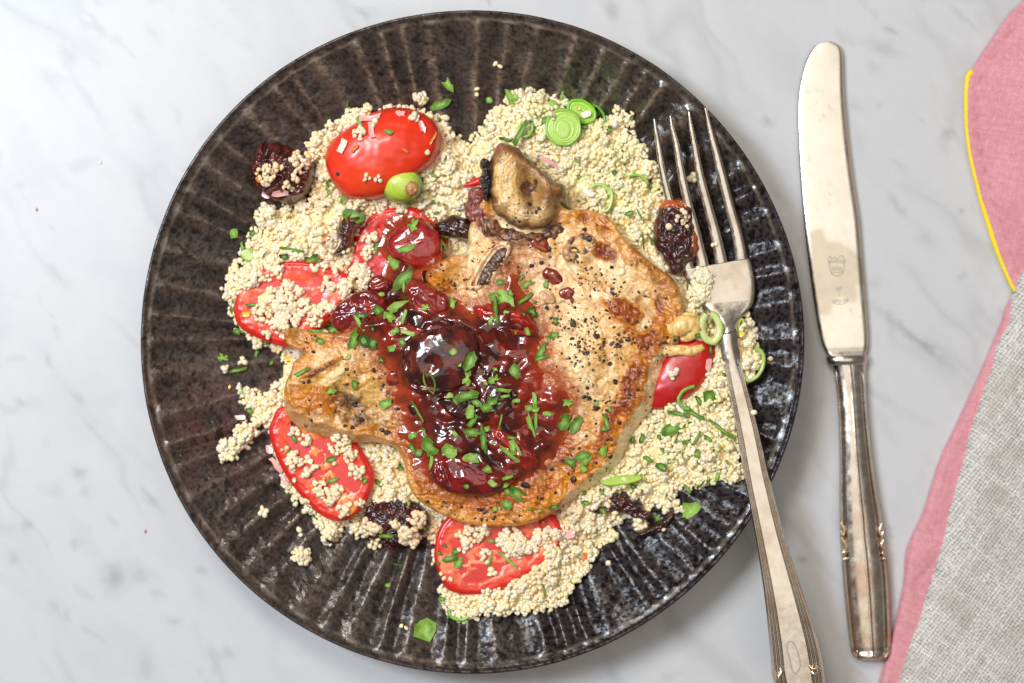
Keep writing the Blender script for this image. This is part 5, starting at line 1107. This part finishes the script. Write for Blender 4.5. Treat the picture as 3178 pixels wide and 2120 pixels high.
def flake(px, py, L, Wd, ang, sh, tone=0, surf_up=2.0, seed=0):
    """ang: image degrees, clockwise from +x; L, Wd in source px"""
    rs = np.random.default_rng(seed)
    key, p, nrm = hit(px, py)
    if sh == 'thread':
        u = np.linspace(-.5, .5, 7); bow = rs.uniform(-.28, .28); pts = np.stack([u * L, bow * L * (1 - 4 * u * u), np.full(7, 3.0)], -1)
        n = 5; a = np.linspace(0, 2 * math.pi, n, endpoint=False); V = []
        r = Wd * .5 * np.array([.5, .8, 1, 1, .9, .8, .5])
        for i in range(7):
            for q in a: V.append((pts[i, 0], pts[i, 1] + r[i] * math.cos(q), pts[i, 2] + r[i] * .6 * math.sin(q)))
        V = np.array(V); I = np.arange(7 * n).reshape(7, n); J = np.roll(I, -1, 1)
        quads = np.stack([I[:-1], J[:-1], J[1:], I[1:]], -1).reshape(-1, 4); quads = np.concatenate([quads, [[I[0, 0], I[0, 1], I[0, 2], I[0, 3]], [I[-1, 3], I[-1, 2], I[-1, 1], I[-1, 0]]]]); tris = None
    else:
        o = np.array(SH[sh]) + rs.uniform(-.09, .09, (len(SH[sh]), 2)); o = o * [L, Wd]; n = len(o)
        fold = rs.uniform(.05, .42) * rs.choice([-1, 1], p=[.25, .75]); bend = rs.uniform(-.25, .25); tw = rs.uniform(-.004, .004)
        def z(q): return fold * (np.abs(q[:, 1])) - fold * Wd * .25 + bend * q[:, 0] ** 2 / L * 1.2 + tw * q[:, 0] * q[:, 1]
        rings = [o, o * .62, o * .25]; V = [np.c_[q, z(q) + surf_up + 1.2] for q in rings]; V.append(np.array([[0, 0, surf_up + 1.2 - fold * Wd * .25]])); V.append(np.c_[o * .99, z(o * .99) + surf_up])
        V = np.concatenate(V); I = np.arange(n); J = (I + 1) % n
        quads = np.concatenate([np.stack([I, J, J + n, I + n], -1), np.stack([I + n, J + n, J + 2 * n, I + 2 * n], -1), np.stack([I, I + 3 * n + 1, J + 3 * n + 1, J], -1)]); tris = np.stack([I + 2 * n, J + 2 * n, np.full(n, 3 * n)], -1)
    a = -math.radians(ang); ca, sa = math.cos(a), math.sin(a)
    V = np.c_[V[:, 0] * ca - V[:, 1] * sa, V[:, 0] * sa + V[:, 1] * ca, V[:, 2]]
    nz = Vector((nrm.x, nrm.y, nrm.z)).normalized() * .45 + Vector((rs.uniform(-.16, .16), rs.uniform(-.16, .16), .75)); nz.normalize()
    t1 = Vector((1, 0, 0)) - nz * nz.x; t1.normalize(); t2 = nz.cross(t1); M3 = np.array([t1, t2, nz]).T
    V = V @ M3.T
    V[:, 2] += 3
    tones = [((54, 94, 20), (102, 138, 44)), ((86, 126, 34), (140, 172, 68)), ((30, 64, 16), (62, 100, 30)), ((126, 158, 66), (172, 192, 104))][tone]
    k = rs.uniform(-.15, .25) + rs.random(len(V)) * .8 + .5 * noise(V[:, 0] + 50 * seed, V[:, 1], 14, 3); C = mix(np.tile(lin(tones[0]), (len(V), 1)), lin(tones[1]), np.clip(k + .2, 0, 1))
    if sh != 'thread': C[n * 2:n * 3 + 1] = mix(C[n * 2:n * 3 + 1], lin((164, 204, 110)), np.full(n + 1, .5))
    me = mesh_np("parsley", V * S, quads, tris, C, smooth=(sh == 'thread'))
    o = bpy.data.objects.new("parsley_piece", me); col_main.objects.link(o); me.materials.append(M_green); o.location = p
    size = "big" if L > 52 else ("medium" if L > 30 else "small")
    shp = {'leaf': "leafy", 'quad': "square-cut", 'shard': "pointed", 'tri': "three-cornered", 'strip': "narrow", 'lobe': "frilly", 'thread': "thread-like"}[sh]
    tn = ["green", "bright", "dark", "pale"][tone]
    name_it(o, f"{size} {shp} {tn} parsley piece", key, px, py, "parsley", "chopped parsley scattered over the dish")
    return o
# region, x, y, length, width (zoom px), angle, shape, tone
PAR = """
A 1930 160 150 80 55 leaf 1|A 1880 325 180 80 -15 leaf 0|A 925 570 90 45 -5 quad 1|A 985 980 100 55 50 quad 0|A 970 1040 80 30 60 strip 0|A 1095 1070 130 40 -65 strip 0|A 1165 350 180 14 75 thread 0|A 1225 500 130 40 65 strip 1|A 1455 550 70 35 20 quad 0|A 1815 905 70 30 40 shard 0|A 1895 910 90 12 -50 thread 0
A 1170 1235 190 110 20 leaf 0|A 1655 1310 110 80 -60 lobe 1|A 1880 1385 150 60 10 lobe 1|A 1890 1450 80 30 45 strip 0|A 1590 1495 130 60 -15 strip 1|A 1825 1160 180 35 -8 thread 0|A 1640 1145 120 14 -30 thread 1|A 200 1375 80 55 -85 quad 1|A 350 1370 70 40 -40 shard 0|A 620 960 50 35 0 shard 0|A 1840 1210 40 30 0 tri 2
C 265 180 90 22 80 strip 1|C 670 190 180 28 8 strip 0|C 460 240 90 10 -60 thread 0|C 820 280 160 90 -20 lobe 0|C 610 250 70 50 0 quad 2|C 1350 190 90 45 -80 strip 0|C 195 630 150 40 -70 strip 0|C 345 645 100 32 -3 strip 0|C 835 680 100 45 80 strip 1|C 505 1110 60 30 -50 shard 0
C 110 1075 110 60 15 lobe 1|C 225 860 60 50 30 quad 0|C 220 1175 150 32 -12 strip 0|C 385 1030 100 42 -75 strip 2|C 270 1080 40 36 0 tri 2|C 640 810 65 38 -10 quad 0|C 450 955 70 30 0 shard 2
C 1005 845 200 80 -5 lobe 0|C 850 860 120 36 5 strip 0|C 895 935 90 66 -20 tri 0|C 1170 930 200 70 -75 leaf 0|C 1250 935 90 70 60 quad 2|C 1325 955 120 90 -70 leaf 2|C 1130 1060 60 30 -50 shard 3|C 740 1195 180 40 -30 strip 0|C 1178 1285 90 50 85 quad 0|C 985 1345 110 50 -5 leaf 1|C 1430 1450 95 65 -25 quad 1|C 1395 1090 60 45 10 lobe 2
C 1510 310 150 100 60 leaf 1|C 1580 430 260 110 -38 leaf 0|C 1575 500 90 28 85 strip 1|C 1390 560 60 32 -12 quad 1|C 1360 690 90 65 40 quad 0|C 1545 655 230 80 -12 leaf 1|C 1460 740 100 90 60 lobe 1|C 1580 740 110 34 -70 strip 1|C 1215 790 170 40 58 strip 1|C 1230 735 130 55 10 lobe 2|C 1325 840 45 34 70 shard 2|C 1505 860 80 50 -30 lobe 1|C 1610 870 115 46 18 strip 3|C 1565 945 70 50 60 quad 0|C 1480 1000 55 50 0 quad 1
C 1755 665 66 50 -20 lobe 1|C 1965 640 120 80 -75 leaf 1|C 1975 1025 50 40 0 quad 3|C 1780 1270 200 20 70 thread 1
D 1050 330 60 36 5 quad 0|D 1070 460 210 120 45 leaf 1|D 1010 445 110 80 0 leaf 1|D 1130 420 80 50 60 leaf 0|D 1240 470 160 36 -35 strip 0|D 1225 290 60 26 -60 strip 0|D 1270 350 110 48 -25 lobe 0|D 1420 345 80 40 -80 tri 0|D 1310 570 110 70 60 lobe 2|D 1100 575 60 30 10 lobe 1|D 980 640 80 42 -60 lobe 1|D 1175 735 50 20 80 shard 0|D 1272 730 60 36 70 quad 1|D 1240 590 50 24 70 shard 2|D 1335 490 36 24 0 shard 2
D 1500 645 80 50 -80 lobe 2|D 1490 765 100 60 0 lobe 0|D 1440 795 50 30 60 shard 1|D 1375 900 150 60 -62 leaf 0|D 1375 945 120 38 -18 strip 0|D 1165 1050 150 90 72 leaf 0|D 805 965 160 90 -65 leaf 0|D 785 1110 130 60 -78 lobe 1|D 665 895 50 40 -50 quad 3|D 725 1000 36 24 -40 shard 3|D 1000 1120 110 60 -20 lobe 1|D 935 1150 40 30 60 shard 1|D 1010 1035 45 26 30 shard 1|D 1075 1205 115 40 8 strip 1|D 1095 1255 70 30 -5 strip 1|D 1180 1290 56 30 0 quad 1
D 780 1250 210 90 -10 leaf 0|D 690 1295 60 30 50 quad 0|D 640 1260 80 50 -60 quad 3|D 965 1320 160 100 -50 lobe 0|D 930 1350 90 60 0 leaf 0|D 860 1310 80 44 40 quad 0|D 1045 1310 50 26 -20 shard 0|D 810 1385 100 60 -80 quad 1|D 385 1380 180 26 62 strip 0|D 480 1140 190 20 75 thread 0|D 120 1310 95 60 -15 quad 1|D 1330 1280 120 42 85 strip 1|D 1285 1350 56 44 0 quad 1|D 1335 1360 60 34 0 quad 1
E 1295 310 220 46 75 strip 1|E 1340 260 160 34 88 strip 1|E 825 280 130 56 -55 strip 0|E 820 370 150 70 12 leaf 0|E 1055 275 120 18 -78 strip 0|E 915 440 230 50 85 leaf 0|E 940 340 50 40 0 quad 1|E 685 385 50 32 50 quad 1|E 345 400 70 56 -20 leaf 1|E 435 370 80 32 70 strip 0|E 480 490 170 120 60 leaf 0|E 340 500 90 44 60 strip 0|E 390 535 60 56 0 quad 0|E 495 620 110 40 -85 strip 1|E 640 520 110 84 40 quad 1|E 825 580 160 80 5 leaf 1
E 1130 550 190 44 40 strip 1|E 1150 490 110 60 80 strip 1|E 1195 500 120 26 62 strip 1|E 1145 415 80 30 10 strip 0|E 990 455 34 26 0 quad 1|E 950 670 80 60 10 tri 1|E 1110 735 80 38 -15 strip 1|E 990 780 66 50 50 quad 3|E 1090 800 110 50 -20 shard 1|E 780 810 40 32 0 quad 0|E 1195 870 150 90 40 quad 0|E 1110 850 60 50 60 quad 0|E 1105 960 110 80 25 leaf 0|E 1010 990 40 40 0 tri 1|E 1295 990 46 26 0 tri 0|E 1370 1010 40 30 -20 lobe 1|E 1490 975 80 30 -10 strip 2
E 1570 290 110 150 20 leaf 0|E 1665 310 160 90 -60 leaf 0|E 1585 130 115 70 10 leaf 1|E 1440 220 80 46 10 leaf 1|E 1910 290 120 40 75 strip 0|E 1890 345 70 32 15 shard 0|E 1835 125 50 34 -70 tri 1|E 1935 180 50 22 75 strip 1|E 1720 560 130 80 -15 leaf 0|E 1620 615 80 60 30 quad 0|E 1745 600 90 50 -45 quad 1|E 1720 660 70 46 50 quad 1|E 1885 525 110 70 -75 tri 1|E 190 530 60 56 0 quad 1|E 235 655 90 50 40 lobe 0
E 605 1290 44 28 60 shard 2|E 640 1395 140 60 -10 leaf 0|E 690 1340 80 60 0 lobe 0|E 715 1430 110 60 -50 leaf 1|E 560 1350 40 28 50 quad 2|E 555 1430 40 28 40 tri 2|E 965 1420 76 32 -70 strip 0|E 1110 1400 190 28 42 strip 1|E 1245 1230 60 50 -20 tri 0|E 980 1250 56 34 10 quad 0|E 1735 860 50 40 10 tri 0|E 1745 945 80 46 0 lobe 0|E 1885 1010 60 40 50 leaf 0|E 235 1425 130 10 5 thread 0|E 1425 1330 50 20 80 strip 2|E 310 950 34 20 -80 strip 1|E 770 1160 34 24 -80 strip 1
G 1305 85 95 120 0 quad 0|G 1220 115 90 40 60 strip 0|G 1060 220 150 50 10 strip 0|G 1180 215 190 42 25 strip 0|G 1400 340 260 42 33 strip 0|G 1000 340 210 110 -20 leaf 0|G 1140 350 220 20 -35 thread 2|G 1130 440 130 90 60 lobe 0|G 1210 420 110 30 -60 strip 0|G 1060 440 80 50 -30 shard 0|G 1305 430 100 36 50 tri 0|G 1210 545 80 60 -70 leaf 0|G 760 420 90 50 -60 leaf 0|G 690 430 80 44 80 leaf 2|G 905 410 60 30 70 shard 2|G 815 590 90 40 30 shard 0|G 920 650 100 60 20 quad 0|G 1375 720 90 34 -70 strip 1
G 1450 610 50 24 60 shard 0|G 690 815 70 40 0 lobe 2|G 435 855 60 60 0 lobe 0|G 300 860 50 40 10 tri 0|G 315 940 76 46 0 leaf 0|G 450 1010 50 36 40 shard 0|G 50 975 80 40 -15 strip 0|G 1165 990 190 130 -35 tri 1|G 885 1065 60 50 80 lobe 0|G 1235 800 110 14 -50 thread 2|G 1130 830 80 40 60 strip 0|G 955 880 60 14 -80 thread 0|G 925 510 40 24 0 shard 2|G 1100 560 90 12 80 thread 0
B 610 270 160 60 60 leaf 1|B 690 560 220 60 -60 strip 0|B 580 610 110 40 10 strip 2|B 650 270 60 60 0 quad 1|B 1025 270 90 24 -75 strip 1|B 955 320 80 66 -10 shard 3|B 1215 510 60 40 0 quad 0|B 895 450 66 50 0 quad 1|B 1170 900 90 40 -70 tri 0|B 1525 760 110 26 80 strip 2|B 1145 780 40 24 60 shard 0|B 1750 985 100 30 80 strip 2|B 1455 880 50 40 0 shard 2|B 1580 1210 90 50 -20 shard 0|B 1660 1210 90 14 60 thread 0|B 1690 1430 150 16 85 thread 0|B 1755 1440 100 24 75 strip 2|B 1060 1155 100 22 40 strip 2|B 440 290 50 46 80 quad 1|B 395 500 30 30 0 shard 0|B 1410 530 80 40 -60 lobe 2|B 1590 440 40 34 0 shard 0|B 80 760 50 14 -70 thread 2|B 170 745 30 16 0 shard 0|B 1170 1110 40 20 20 shard 0|B 1350 1110 60 14 -60 thread 0
F 820 890 50 36 0 quad 0|F 925 1010 90 30 85 strip 2|F 1150 1135 30 10 60 shard 2|F 1035 1210 40 30 50 shard 2|F 745 460 110 30 -85 strip 2
H 1330 0 30 20 0 shard 1|H 680 410 110 34 65 strip 0|H 655 535 80 44 -20 shard 0|H 1090 460 80 40 30 quad 0|H 985 590 90 44 -20 leaf 0|H 1000 760 90 40 -20 leaf 0|H 1260 760 60 40 -40 leaf 0|H 1375 780 80 40 55 leaf 0|H 1440 1210 110 40 5 strip 0|H 1740 1150 50 34 60 shard 0|H 840 1060 40 26 70 shard 0|H 1190 1035 50 30 -30 shard 2|H 325 200 80 50 60 lobe 0|H 515 500 50 14 75 strip 3|H 800 1370 20 10 0 shard 0|H 630 870 18 12 0 shard 0|H 1615 950 34 24 80 shard 1|H 700 1350 18 12 0 shard 0|H 1050 855 20 16 0 shard 0
Z 975 1447 45 42 -60 quad 1|Z 890 1343 12 8 0 quad 1|Z 1140 712 60 12 85 thread 0|U 725 705 90 20 80 strip 0|U 50 770 50 30 0 shard 0|U 230 1030 0 0 0 x 0
"""
seed = 1000
for line in PAR.strip().splitlines():
    for it in line.split('|'):
        g, x, y, L, w, an, sh, tone = it.split()
        if sh == 'x': continue
        k = RG[g][2]; px, py = R1(g, float(x), float(y)); seed += 1
        flake(px, py, max(8, float(L) * k * 1.03), max(4, float(w) * k * (1.12 if sh not in ('thread', 'strip') else .92)), float(an), sh, int(tone), seed=seed)

# ---------------------------------------------------------------- couscous lying on other things
CL = """
A 1710 290 62 n26 bunch|A 1280 370 46 n12 bunch|A 1815 440 34 n6 bunch|A 1670 440 40 n7 bunch|A 1335 480 20 n2 pair|A 1210 560 52 n14 bunch|A 1280 920 24 n3 trio|A 1370 930 24 n3 trio|A 1770 715 12 n1 grain|A 1240 400 10 n1 grain
A 480 890 105 n30 heap|A 740 780 80 n26 bunch|A 640 1000 50 n8 bunch|A 560 840 30 n5 bunch|A 700 900 50 n6 bunch|A 880 610 60 n14 bunch
A 1560 1180 44 n9 bunch|C 1290 130 56 n16 bunch|C 1350 90 36 n6 bunch|C 1220 420 110 n52 heap|C 1290 220 50 n12 bunch|C 1120 520 90 n34 heap|C 1115 225 28 n4 trio
C 960 480 66 n20 bunch|C 1040 360 40 n9 bunch|C 940 340 36 n6 bunch|C 855 330 26 n4 trio|C 470 430 24 n3 trio|C 545 390 52 n8 bunch|C 350 400 90 n34 heap|C 630 490 56 n14 bunch|C 520 540 40 n8 bunch|C 600 640 120 n58 heap|C 440 700 90 n30 heap|C 620 790 130 n56 heap|C 780 660 80 n20 bunch|C 850 750 80 n26 heap|C 460 890 34 n6 bunch|C 910 640 50 n5 bunch|C 1000 680 40 n10 bunch|C 730 530 40 n8 bunch
H 690 380 44 n8 bunch|H 770 440 50 n10 bunch|H 610 505 18 n2 pair|H 690 600 76 n24 heap|H 800 595 26 n3 trio|H 865 660 30 n5 bunch|H 1015 625 16 n1 grain|H 1060 480 100 n30 heap|H 1150 560 60 n16 bunch|H 1180 700 80 n18 bunch|H 900 820 66 n18 bunch|H 980 900 70 n20 bunch|H 1040 850 50 n12 bunch|H 1080 1010 50 n11 bunch|H 1220 950 32 n5 bunch|H 1140 955 14 n1 grain|H 790 690 40 n6 bunch|H 690 760 12 n1 grain
H 1320 1130 86 n30 heap|H 1500 1115 38 n6 bunch|H 1690 1080 76 n26 heap|H 1620 1210 90 n32 heap|H 1200 1170 60 n16 bunch|H 980 1220 66 n18 bunch|H 890 1110 40 n9 bunch|H 1330 1280 26 n4 trio|H 1380 1260 18 n2 pair
E 840 1180 90 n30 heap|E 780 1270 50 n14 bunch|E 920 1160 60 n14 bunch|E 720 1200 26 n3 trio|E 740 1330 20 n2 pair|E 1060 1240 60 n14 bunch|E 1180 1290 110 n46 heap|E 1130 1200 90 n28 heap|E 1290 1320 60 n18 bunch|E 1400 1220 90 n30 heap|E 1460 1330 50 n14 bunch|E 1520 1180 60 n16 bunch|E 930 1355 40 n8 bunch|E 925 1415 22 n2 pair|E 985 1505 20 n3 trio|E 585 1535 24 n2 pair|E 515 1420 20 n2 pair|E 650 1560 10 n1 grain
H 745 1365 80 n34 heap|H 440 1015 26 n4 trio|H 735 1180 22 n2 pair|C 120 1160 34 n5 bunch|C 270 1100 24 n3 trio|O 1455 1270 18 n2 pair
F 620 1195 44 n8 bunch|F 590 10 22 n1 grain|F 735 8 22 n1 grain|B 2000 1230 60 n10 bunch|F 860 430 100 n52 heap|F 830 560 100 n46 heap|F 1410 1080 20 n1 grain|F 950 160 18 n2 pair|F 1220 790 44 n7 bunch|F 1250 950 50 n9 bunch|F 1210 1060 40 n6 bunch|F 1300 1075 14 n1 grain|F 1290 1520 14 n1 grain
G 1060 980 40 n8 bunch|G 940 1160 14 n1 grain|G 740 1120 56 n14 bunch|G 420 930 60 n12 bunch|G 480 940 30 n4 trio|G 560 1060 50 n8 bunch|G 490 1430 20 n1 grain|G 1670 210 16 n1 grain
Z 1143 150 9 n2 pair|Z 1095 211 8 n2 pair|Z 1590 408 12 n3 trio|Z 1262 262 16 n9 bunch|Z 1225 232 26 n22 heap|I 415 640 20 n3 trio
"""
for line in CL.strip().splitlines():
    for it in line.split('|'):
        g, x, y, r, n, kind = it.split(); n = int(n[1:]); n = int(n * 1.5) if n > 30 else n; k = RG[g][2]; cx, cy = R1(g, float(x), float(y)); r = float(r) * k
        m = n; aa = rng.uniform(0, 2 * math.pi, m); rr = r * np.sqrt(rng.random(m)) * .95 if n > 1 else np.zeros(1)
        if n in (2, 3, 4): aa = np.arange(m) * 2 * math.pi / m + rng.random() * 6; rr = np.full(m, 8.5 if n < 4 else 10.0)
        xs, ys = cx + rr * np.cos(aa), cy + rr * np.sin(aa)
        key0, p0, _ = hit(cx, cy); C = []
        order = np.argsort(-rr)
        for i in order:
            kk, p, nn = hit(float(xs[i]), float(ys[i])); P = np.array(p) / S
            if n > 1 and abs(P[2] - p0.z / S) > 45: P = P * np.array([1, 1, 0]) + np.array([0, 0, p0.z / S])
            C.append(P + np.array([0, 0, 4.5]))
        C = np.array(C); rad = rng.uniform(6.4, 9.2, m); rs_ = rr[order] / max(r, 1); cap = C[:, 2] + np.minimum(24, .42 * r) * (1 - rs_ ** 2) + 2
        for i in range(m):              # grains that would overlap climb on each other
            for j in range(i):
                d = np.hypot(*(C[i, :2] - C[j, :2]))
                if d < 11: C[i, 2] = max(C[i, 2], C[j, 2] + math.sqrt(max(0, 11 ** 2 - d * d)) * .8)
        C[:, 2] = np.minimum(C[:, 2], cap)
        tint = (226, 170, 130) if key0 in ('fruit', 'sauce', 'cherry') else (250, 204, 176) if key0 == 'tomato' else (250, 236, 190)
        cols = grain_cols(m, tint, .3 if key0 in ('fruit', 'sauce') else .2)
        V, T, Cc = blobs(C, rad, cols, ICO1, .3, .15)
        me = mesh_np("couscous_clump", V, None, T, Cc); loc = tuple(V.mean(0) * [1, 1, 0] + [0, 0, V[:, 2].min()])
        nm = "couscous_grain" if n == 1 else "couscous_clump"
        o = link(nm, me, M_grain, None, loc); desc = {'grain': "single couscous grain", 'pair': "pair of couscous grains", 'trio': "tiny couscous cluster", 'bunch': "small couscous clump", 'heap': "broad couscous heap"}[kind]
        name_it(o, desc, key0, cx, cy, "couscous", "stray grains and clumps of couscous")

# ---------------------------------------------------------------- shallot and zest scraps
SC = """
A 1300 440 190 60 -8 strip pink|A 1315 540 130 46 80 strip pink|A 1550 400 95 60 -5 leaf pink|A 1725 505 110 56 70 leaf pink|A 1085 660 120 66 -65 strip white|A 1670 430 60 50 0 quad white|A 1010 570 50 30 -30 shard pink|A 1185 680 80 30 -50 strip amber|A 1590 700 50 20 35 strip amber|A 1810 610 120 18 -60 strip amber|A 1500 340 30 10 0 shard pink|A 410 930 50 60 70 quad amber
A 570 1045 120 56 -5 quad pink|A 455 1060 70 46 20 quad pink|C 650 520 90 70 -40 quad pink|C 930 650 110 80 -30 quad white|C 790 600 60 30 0 quad yellow|C 300 720 60 50 0 quad yellow|C 445 680 40 30 0 quad yellow|C 240 1290 20 30 0 quad white|C 165 1310 36 24 -80 shard yellow|C 640 1080 60 40 0 quad yellow|C 690 1040 90 70 0 quad white|C 665 1035 40 34 60 shard brown
H 485 510 70 50 70 quad pink|H 540 630 150 50 55 strip pink|H 610 760 90 40 60 strip pink|H 250 250 80 40 0 quad white|H 650 1100 24 14 0 shard yellow|B 940 800 190 40 30 strip pink|B 1230 410 80 60 0 quad white|B 1540 1290 80 50 -50 strip yellow|B 1700 1020 40 20 0 shard yellow|B 1250 1040 90 50 30 strip white
F 910 1130 50 110 10 quad pink|F 840 920 90 30 10 strip pink|G 1400 360 70 30 10 shard yellow|G 1420 480 40 24 0 shard yellow|G 180 1200 90 70 -30 quad pink|G 300 1380 60 90 0 shard amber|F 1180 880 40 50 60 quad yellow|A 950 1410 80 50 -20 leaf amber|A 1010 1390 50 60 0 quad white|B 1160 360 30 24 0 quad yellow
"""
tn = {'pink': ((238, 178, 172), "pink shallot scrap", "shallot", "shallot_piece"), 'white': ((240, 226, 206), "white onion scrap", "onion", "onion_piece"), 'yellow': ((240, 206, 70), "bright yellow zest scrap", "zest", "zest_piece"), 'amber': ((226, 130, 44), "orange zest scrap", "zest", "zest_piece"), 'brown': ((104, 54, 30), "brown crumb", "crumb", "crumb")}
for line in SC.strip().splitlines():
    for it in line.split('|'):
        g, x, y, L, w, an, sh, kind = it.split(); k = RG[g][2]; px, py = R1(g, float(x), float(y)); seed += 1
        o = flake(px, py, max(8, float(L) * k), max(5, float(w) * k), float(an), sh, 0, seed=seed); rgb, ds, cat, nm = tn[kind]
        me = o.data; nv = len(me.vertices); c = np.ones((nv, 4), np.float32); c[:, :3] = mix(np.tile(lin(rgb), (nv, 1)), lin(rgb) * .8, rng.random(nv) * .6)
        me.color_attributes["Col"].data.foreach_set("color", c.ravel()); me.materials.clear(); me.materials.append(M_onion)
        o.name = nm; me.name = nm
        P_ = PENDING[-1]; P_[1] = ("long " if float(L) > 100 else "small ") + ds + " " + P_[1].split(" piece ")[1]; o['category'] = cat; o['group'] = {"shallot": "pink shallot scraps", "onion": "white onion scraps", "zest": "scraps of zest", "crumb": "crumbs"}[cat]

# ---------------------------------------------------------------- pepper
BIGP = """
D 1640 665 44|D 1825 770 36|D 1385 170 30|D 1310 195 28|D 1460 128 18|D 1955 208 26|D 1715 343 18|D 1510 530 24|D 1430 540 20|D 1660 535 20|D 1755 905 26|D 1635 790 26|D 1770 1270 40|D 1830 1350 42|D 1985 1130 24|D 1920 560 24|D 2020 850 26|D 1740 640 18|D 1690 810 20|D 1940 990 22|D 1820 1290 18
E 930 1010 38|E 1250 800 46|E 1470 670 28|E 1645 755 30|E 1390 910 26|E 1500 860 22|E 1010 1050 16|E 735 975 16|E 2015 290 26|E 1920 430 20|E 880 995 26|E 1750 400 20|E 1830 300 20|E 220 180 22|E 1140 850 20
F 125 340 24|F 345 540 20|F 95 690 22|F 575 910 20|F 170 965 26|F 110 1120 24|F 155 1270 28|F 230 1330 16|F 10 900 30|F 640 930 26|F 330 775 22|F 300 920 18|F 90 1500 24|F 400 825 18|F 570 590 16
C 845 1025 26|C 1115 1165 20|C 1155 1285 0|C 1530 1490 20|C 1410 1290 22|C 1115 1285 18|C 1170 1440 36|C 1335 1160 16|C 1100 1440 0|H 1235 270 40|H 1160 330 28|H 1440 370 40|H 1100 320 22|H 675 300 26|H 1180 150 26|H 1080 130 18|H 810 110 16|H 900 150 18|H 1400 350 24|H 1525 180 18
B 740 970 24|B 785 1020 22|B 760 1135 26|B 685 1270 20|B 820 1200 22|B 1250 1410 36|B 1210 1340 24|B 680 1130 12|B 600 1080 10|A 1040 890 24|B 340 1450 10|D 590 235 12|D 680 350 24|D 600 310 14
"""
for line in BIGP.strip().splitlines():
    for it in line.split('|'):
        g, x, y, r = it.split(); r = float(r)
        if r == 0: continue
        px, py = R1(g, float(x), float(y)); key, p, nn = hit(px, py); r = r * .3826 * .72
        bv, bf = ICO1; V = bv * r * (1 + rng.uniform(-.3, .3, (len(bv), 1))) * np.array([rng.uniform(.7, 1.25), rng.uniform(.6, 1.05), .5])
        c = mix(np.tile(lin((34, 26, 24)), (len(V), 1)), lin((96, 64, 44)), (rng.random(len(V)) > .8) * .8)
        me = mesh_np("pepper_piece", V * S, None, bf, c, smooth=False); o = bpy.data.objects.new("pepper_piece", me); col_main.objects.link(o); me.materials.append(M_pepper)
        o.location = Vector(p) + Vector((0, 0, r * .12 * S)); name_it(o, ("coarse" if r > 8 else "small") + " black cracked pepper piece", key, px, py, "pepper", "cracked pepper pieces")
# fine ground pepper
Xc = rng.uniform(860, 2130, 9000); Yc = rng.uniform(620, 1640, 9000); Dc, _ = sdf(Xc, Yc, CHOPs); Ds, _ = sdf(Xc, Yc, SAUCEs)
dens = .08 + .6 * sstep(fbm(Xc, Yc, 90, 901, 3), -.02, .3) + .4 * np.exp(-ell(Xc, Yc, 'D', 1750, 800, 330, 420, 0))
ok = (Dc > 10) & (Ds < -6) & (rng.random(len(Xc)) < dens * dens * 1.5); P = []
for x, y in zip(Xc[ok], Yc[ok]):
    key, p, nn = hit(float(x), float(y))
    if key == 'pork': P.append(np.array(p) / S + np.array([0, 0, .6]))
P = np.array(P); n = len(P); a = rng.random((n, 1)) ** 2
V, T, C = blobs(P, rng.uniform(1.6, 5.0, n) * (1 + .6 * (rng.random(n) > .9)), lin((40, 30, 24)) * (1 - a) + lin((118, 66, 34)) * a, ICO0, .4, .25, .5)
o = link("ground_pepper", mesh_np("ground_pepper", V, None, T, C, smooth=False), M_pepper); tag(o, "fine black and brown ground pepper sprinkled over the pork chop", "pepper", None, "stuff")
print("pepper", n)
# crumbs on the marble
for g, x, y, rgb, lab in [('X', 178, 1020, (206, 140, 100), "tiny orange crumb on the marble left of the plate"), ('Y', 632, 908, (186, 96, 44), "tiny brown crumb on the marble below left of the plate"), ('X', 488, 790, (250, 248, 240), "tiny white crumb on the marble at the upper left")]:
    px, py = R1(g, x, y); V = ICO1[0] * np.array([3.5, 6, 2.5]) * (1 + rng.uniform(-.2, .2, (42, 1)))
    me = mesh_np("crumb", V * S, None, ICO1[1], np.tile(lin(rgb), (42, 1))); o = bpy.data.objects.new("crumb", me); col_main.objects.link(o); me.materials.append(M_bone); o.location = tuple(W(px, py, 2)); tag(o, lab, "crumb")

# ---------------------------------------------------------------- give every look-alike a label of its own
from collections import defaultdict
gr = defaultdict(list)
for it in PENDING: gr[it[1]].append(it)
ORD = ["first", "second", "third", "fourth", "fifth", "sixth", "seventh", "eighth", "ninth", "tenth"]
for lab, its in gr.items():
    if len(its) == 1: its[0][0]['label'] = lab; continue
    xs = [i[2] for i in its]; ys = [i[3] for i in its]; hor = (max(xs) - min(xs)) >= (max(ys) - min(ys)); its.sort(key=lambda i: i[2] if hor else i[3])
    for k, i in enumerate(its):
        if k == 0: w = "leftmost" if hor else "topmost"
        elif k == len(its) - 1: w = "rightmost" if hor else "bottommost"
        else: w = ORD[min(k, 9)] + ("-from-left" if hor else "-from-top")
        i[0]['label'] = w + " " + lab
print("labelled", len(PENDING), "max words", max(len(i[0]['label'].split()) for i in PENDING))
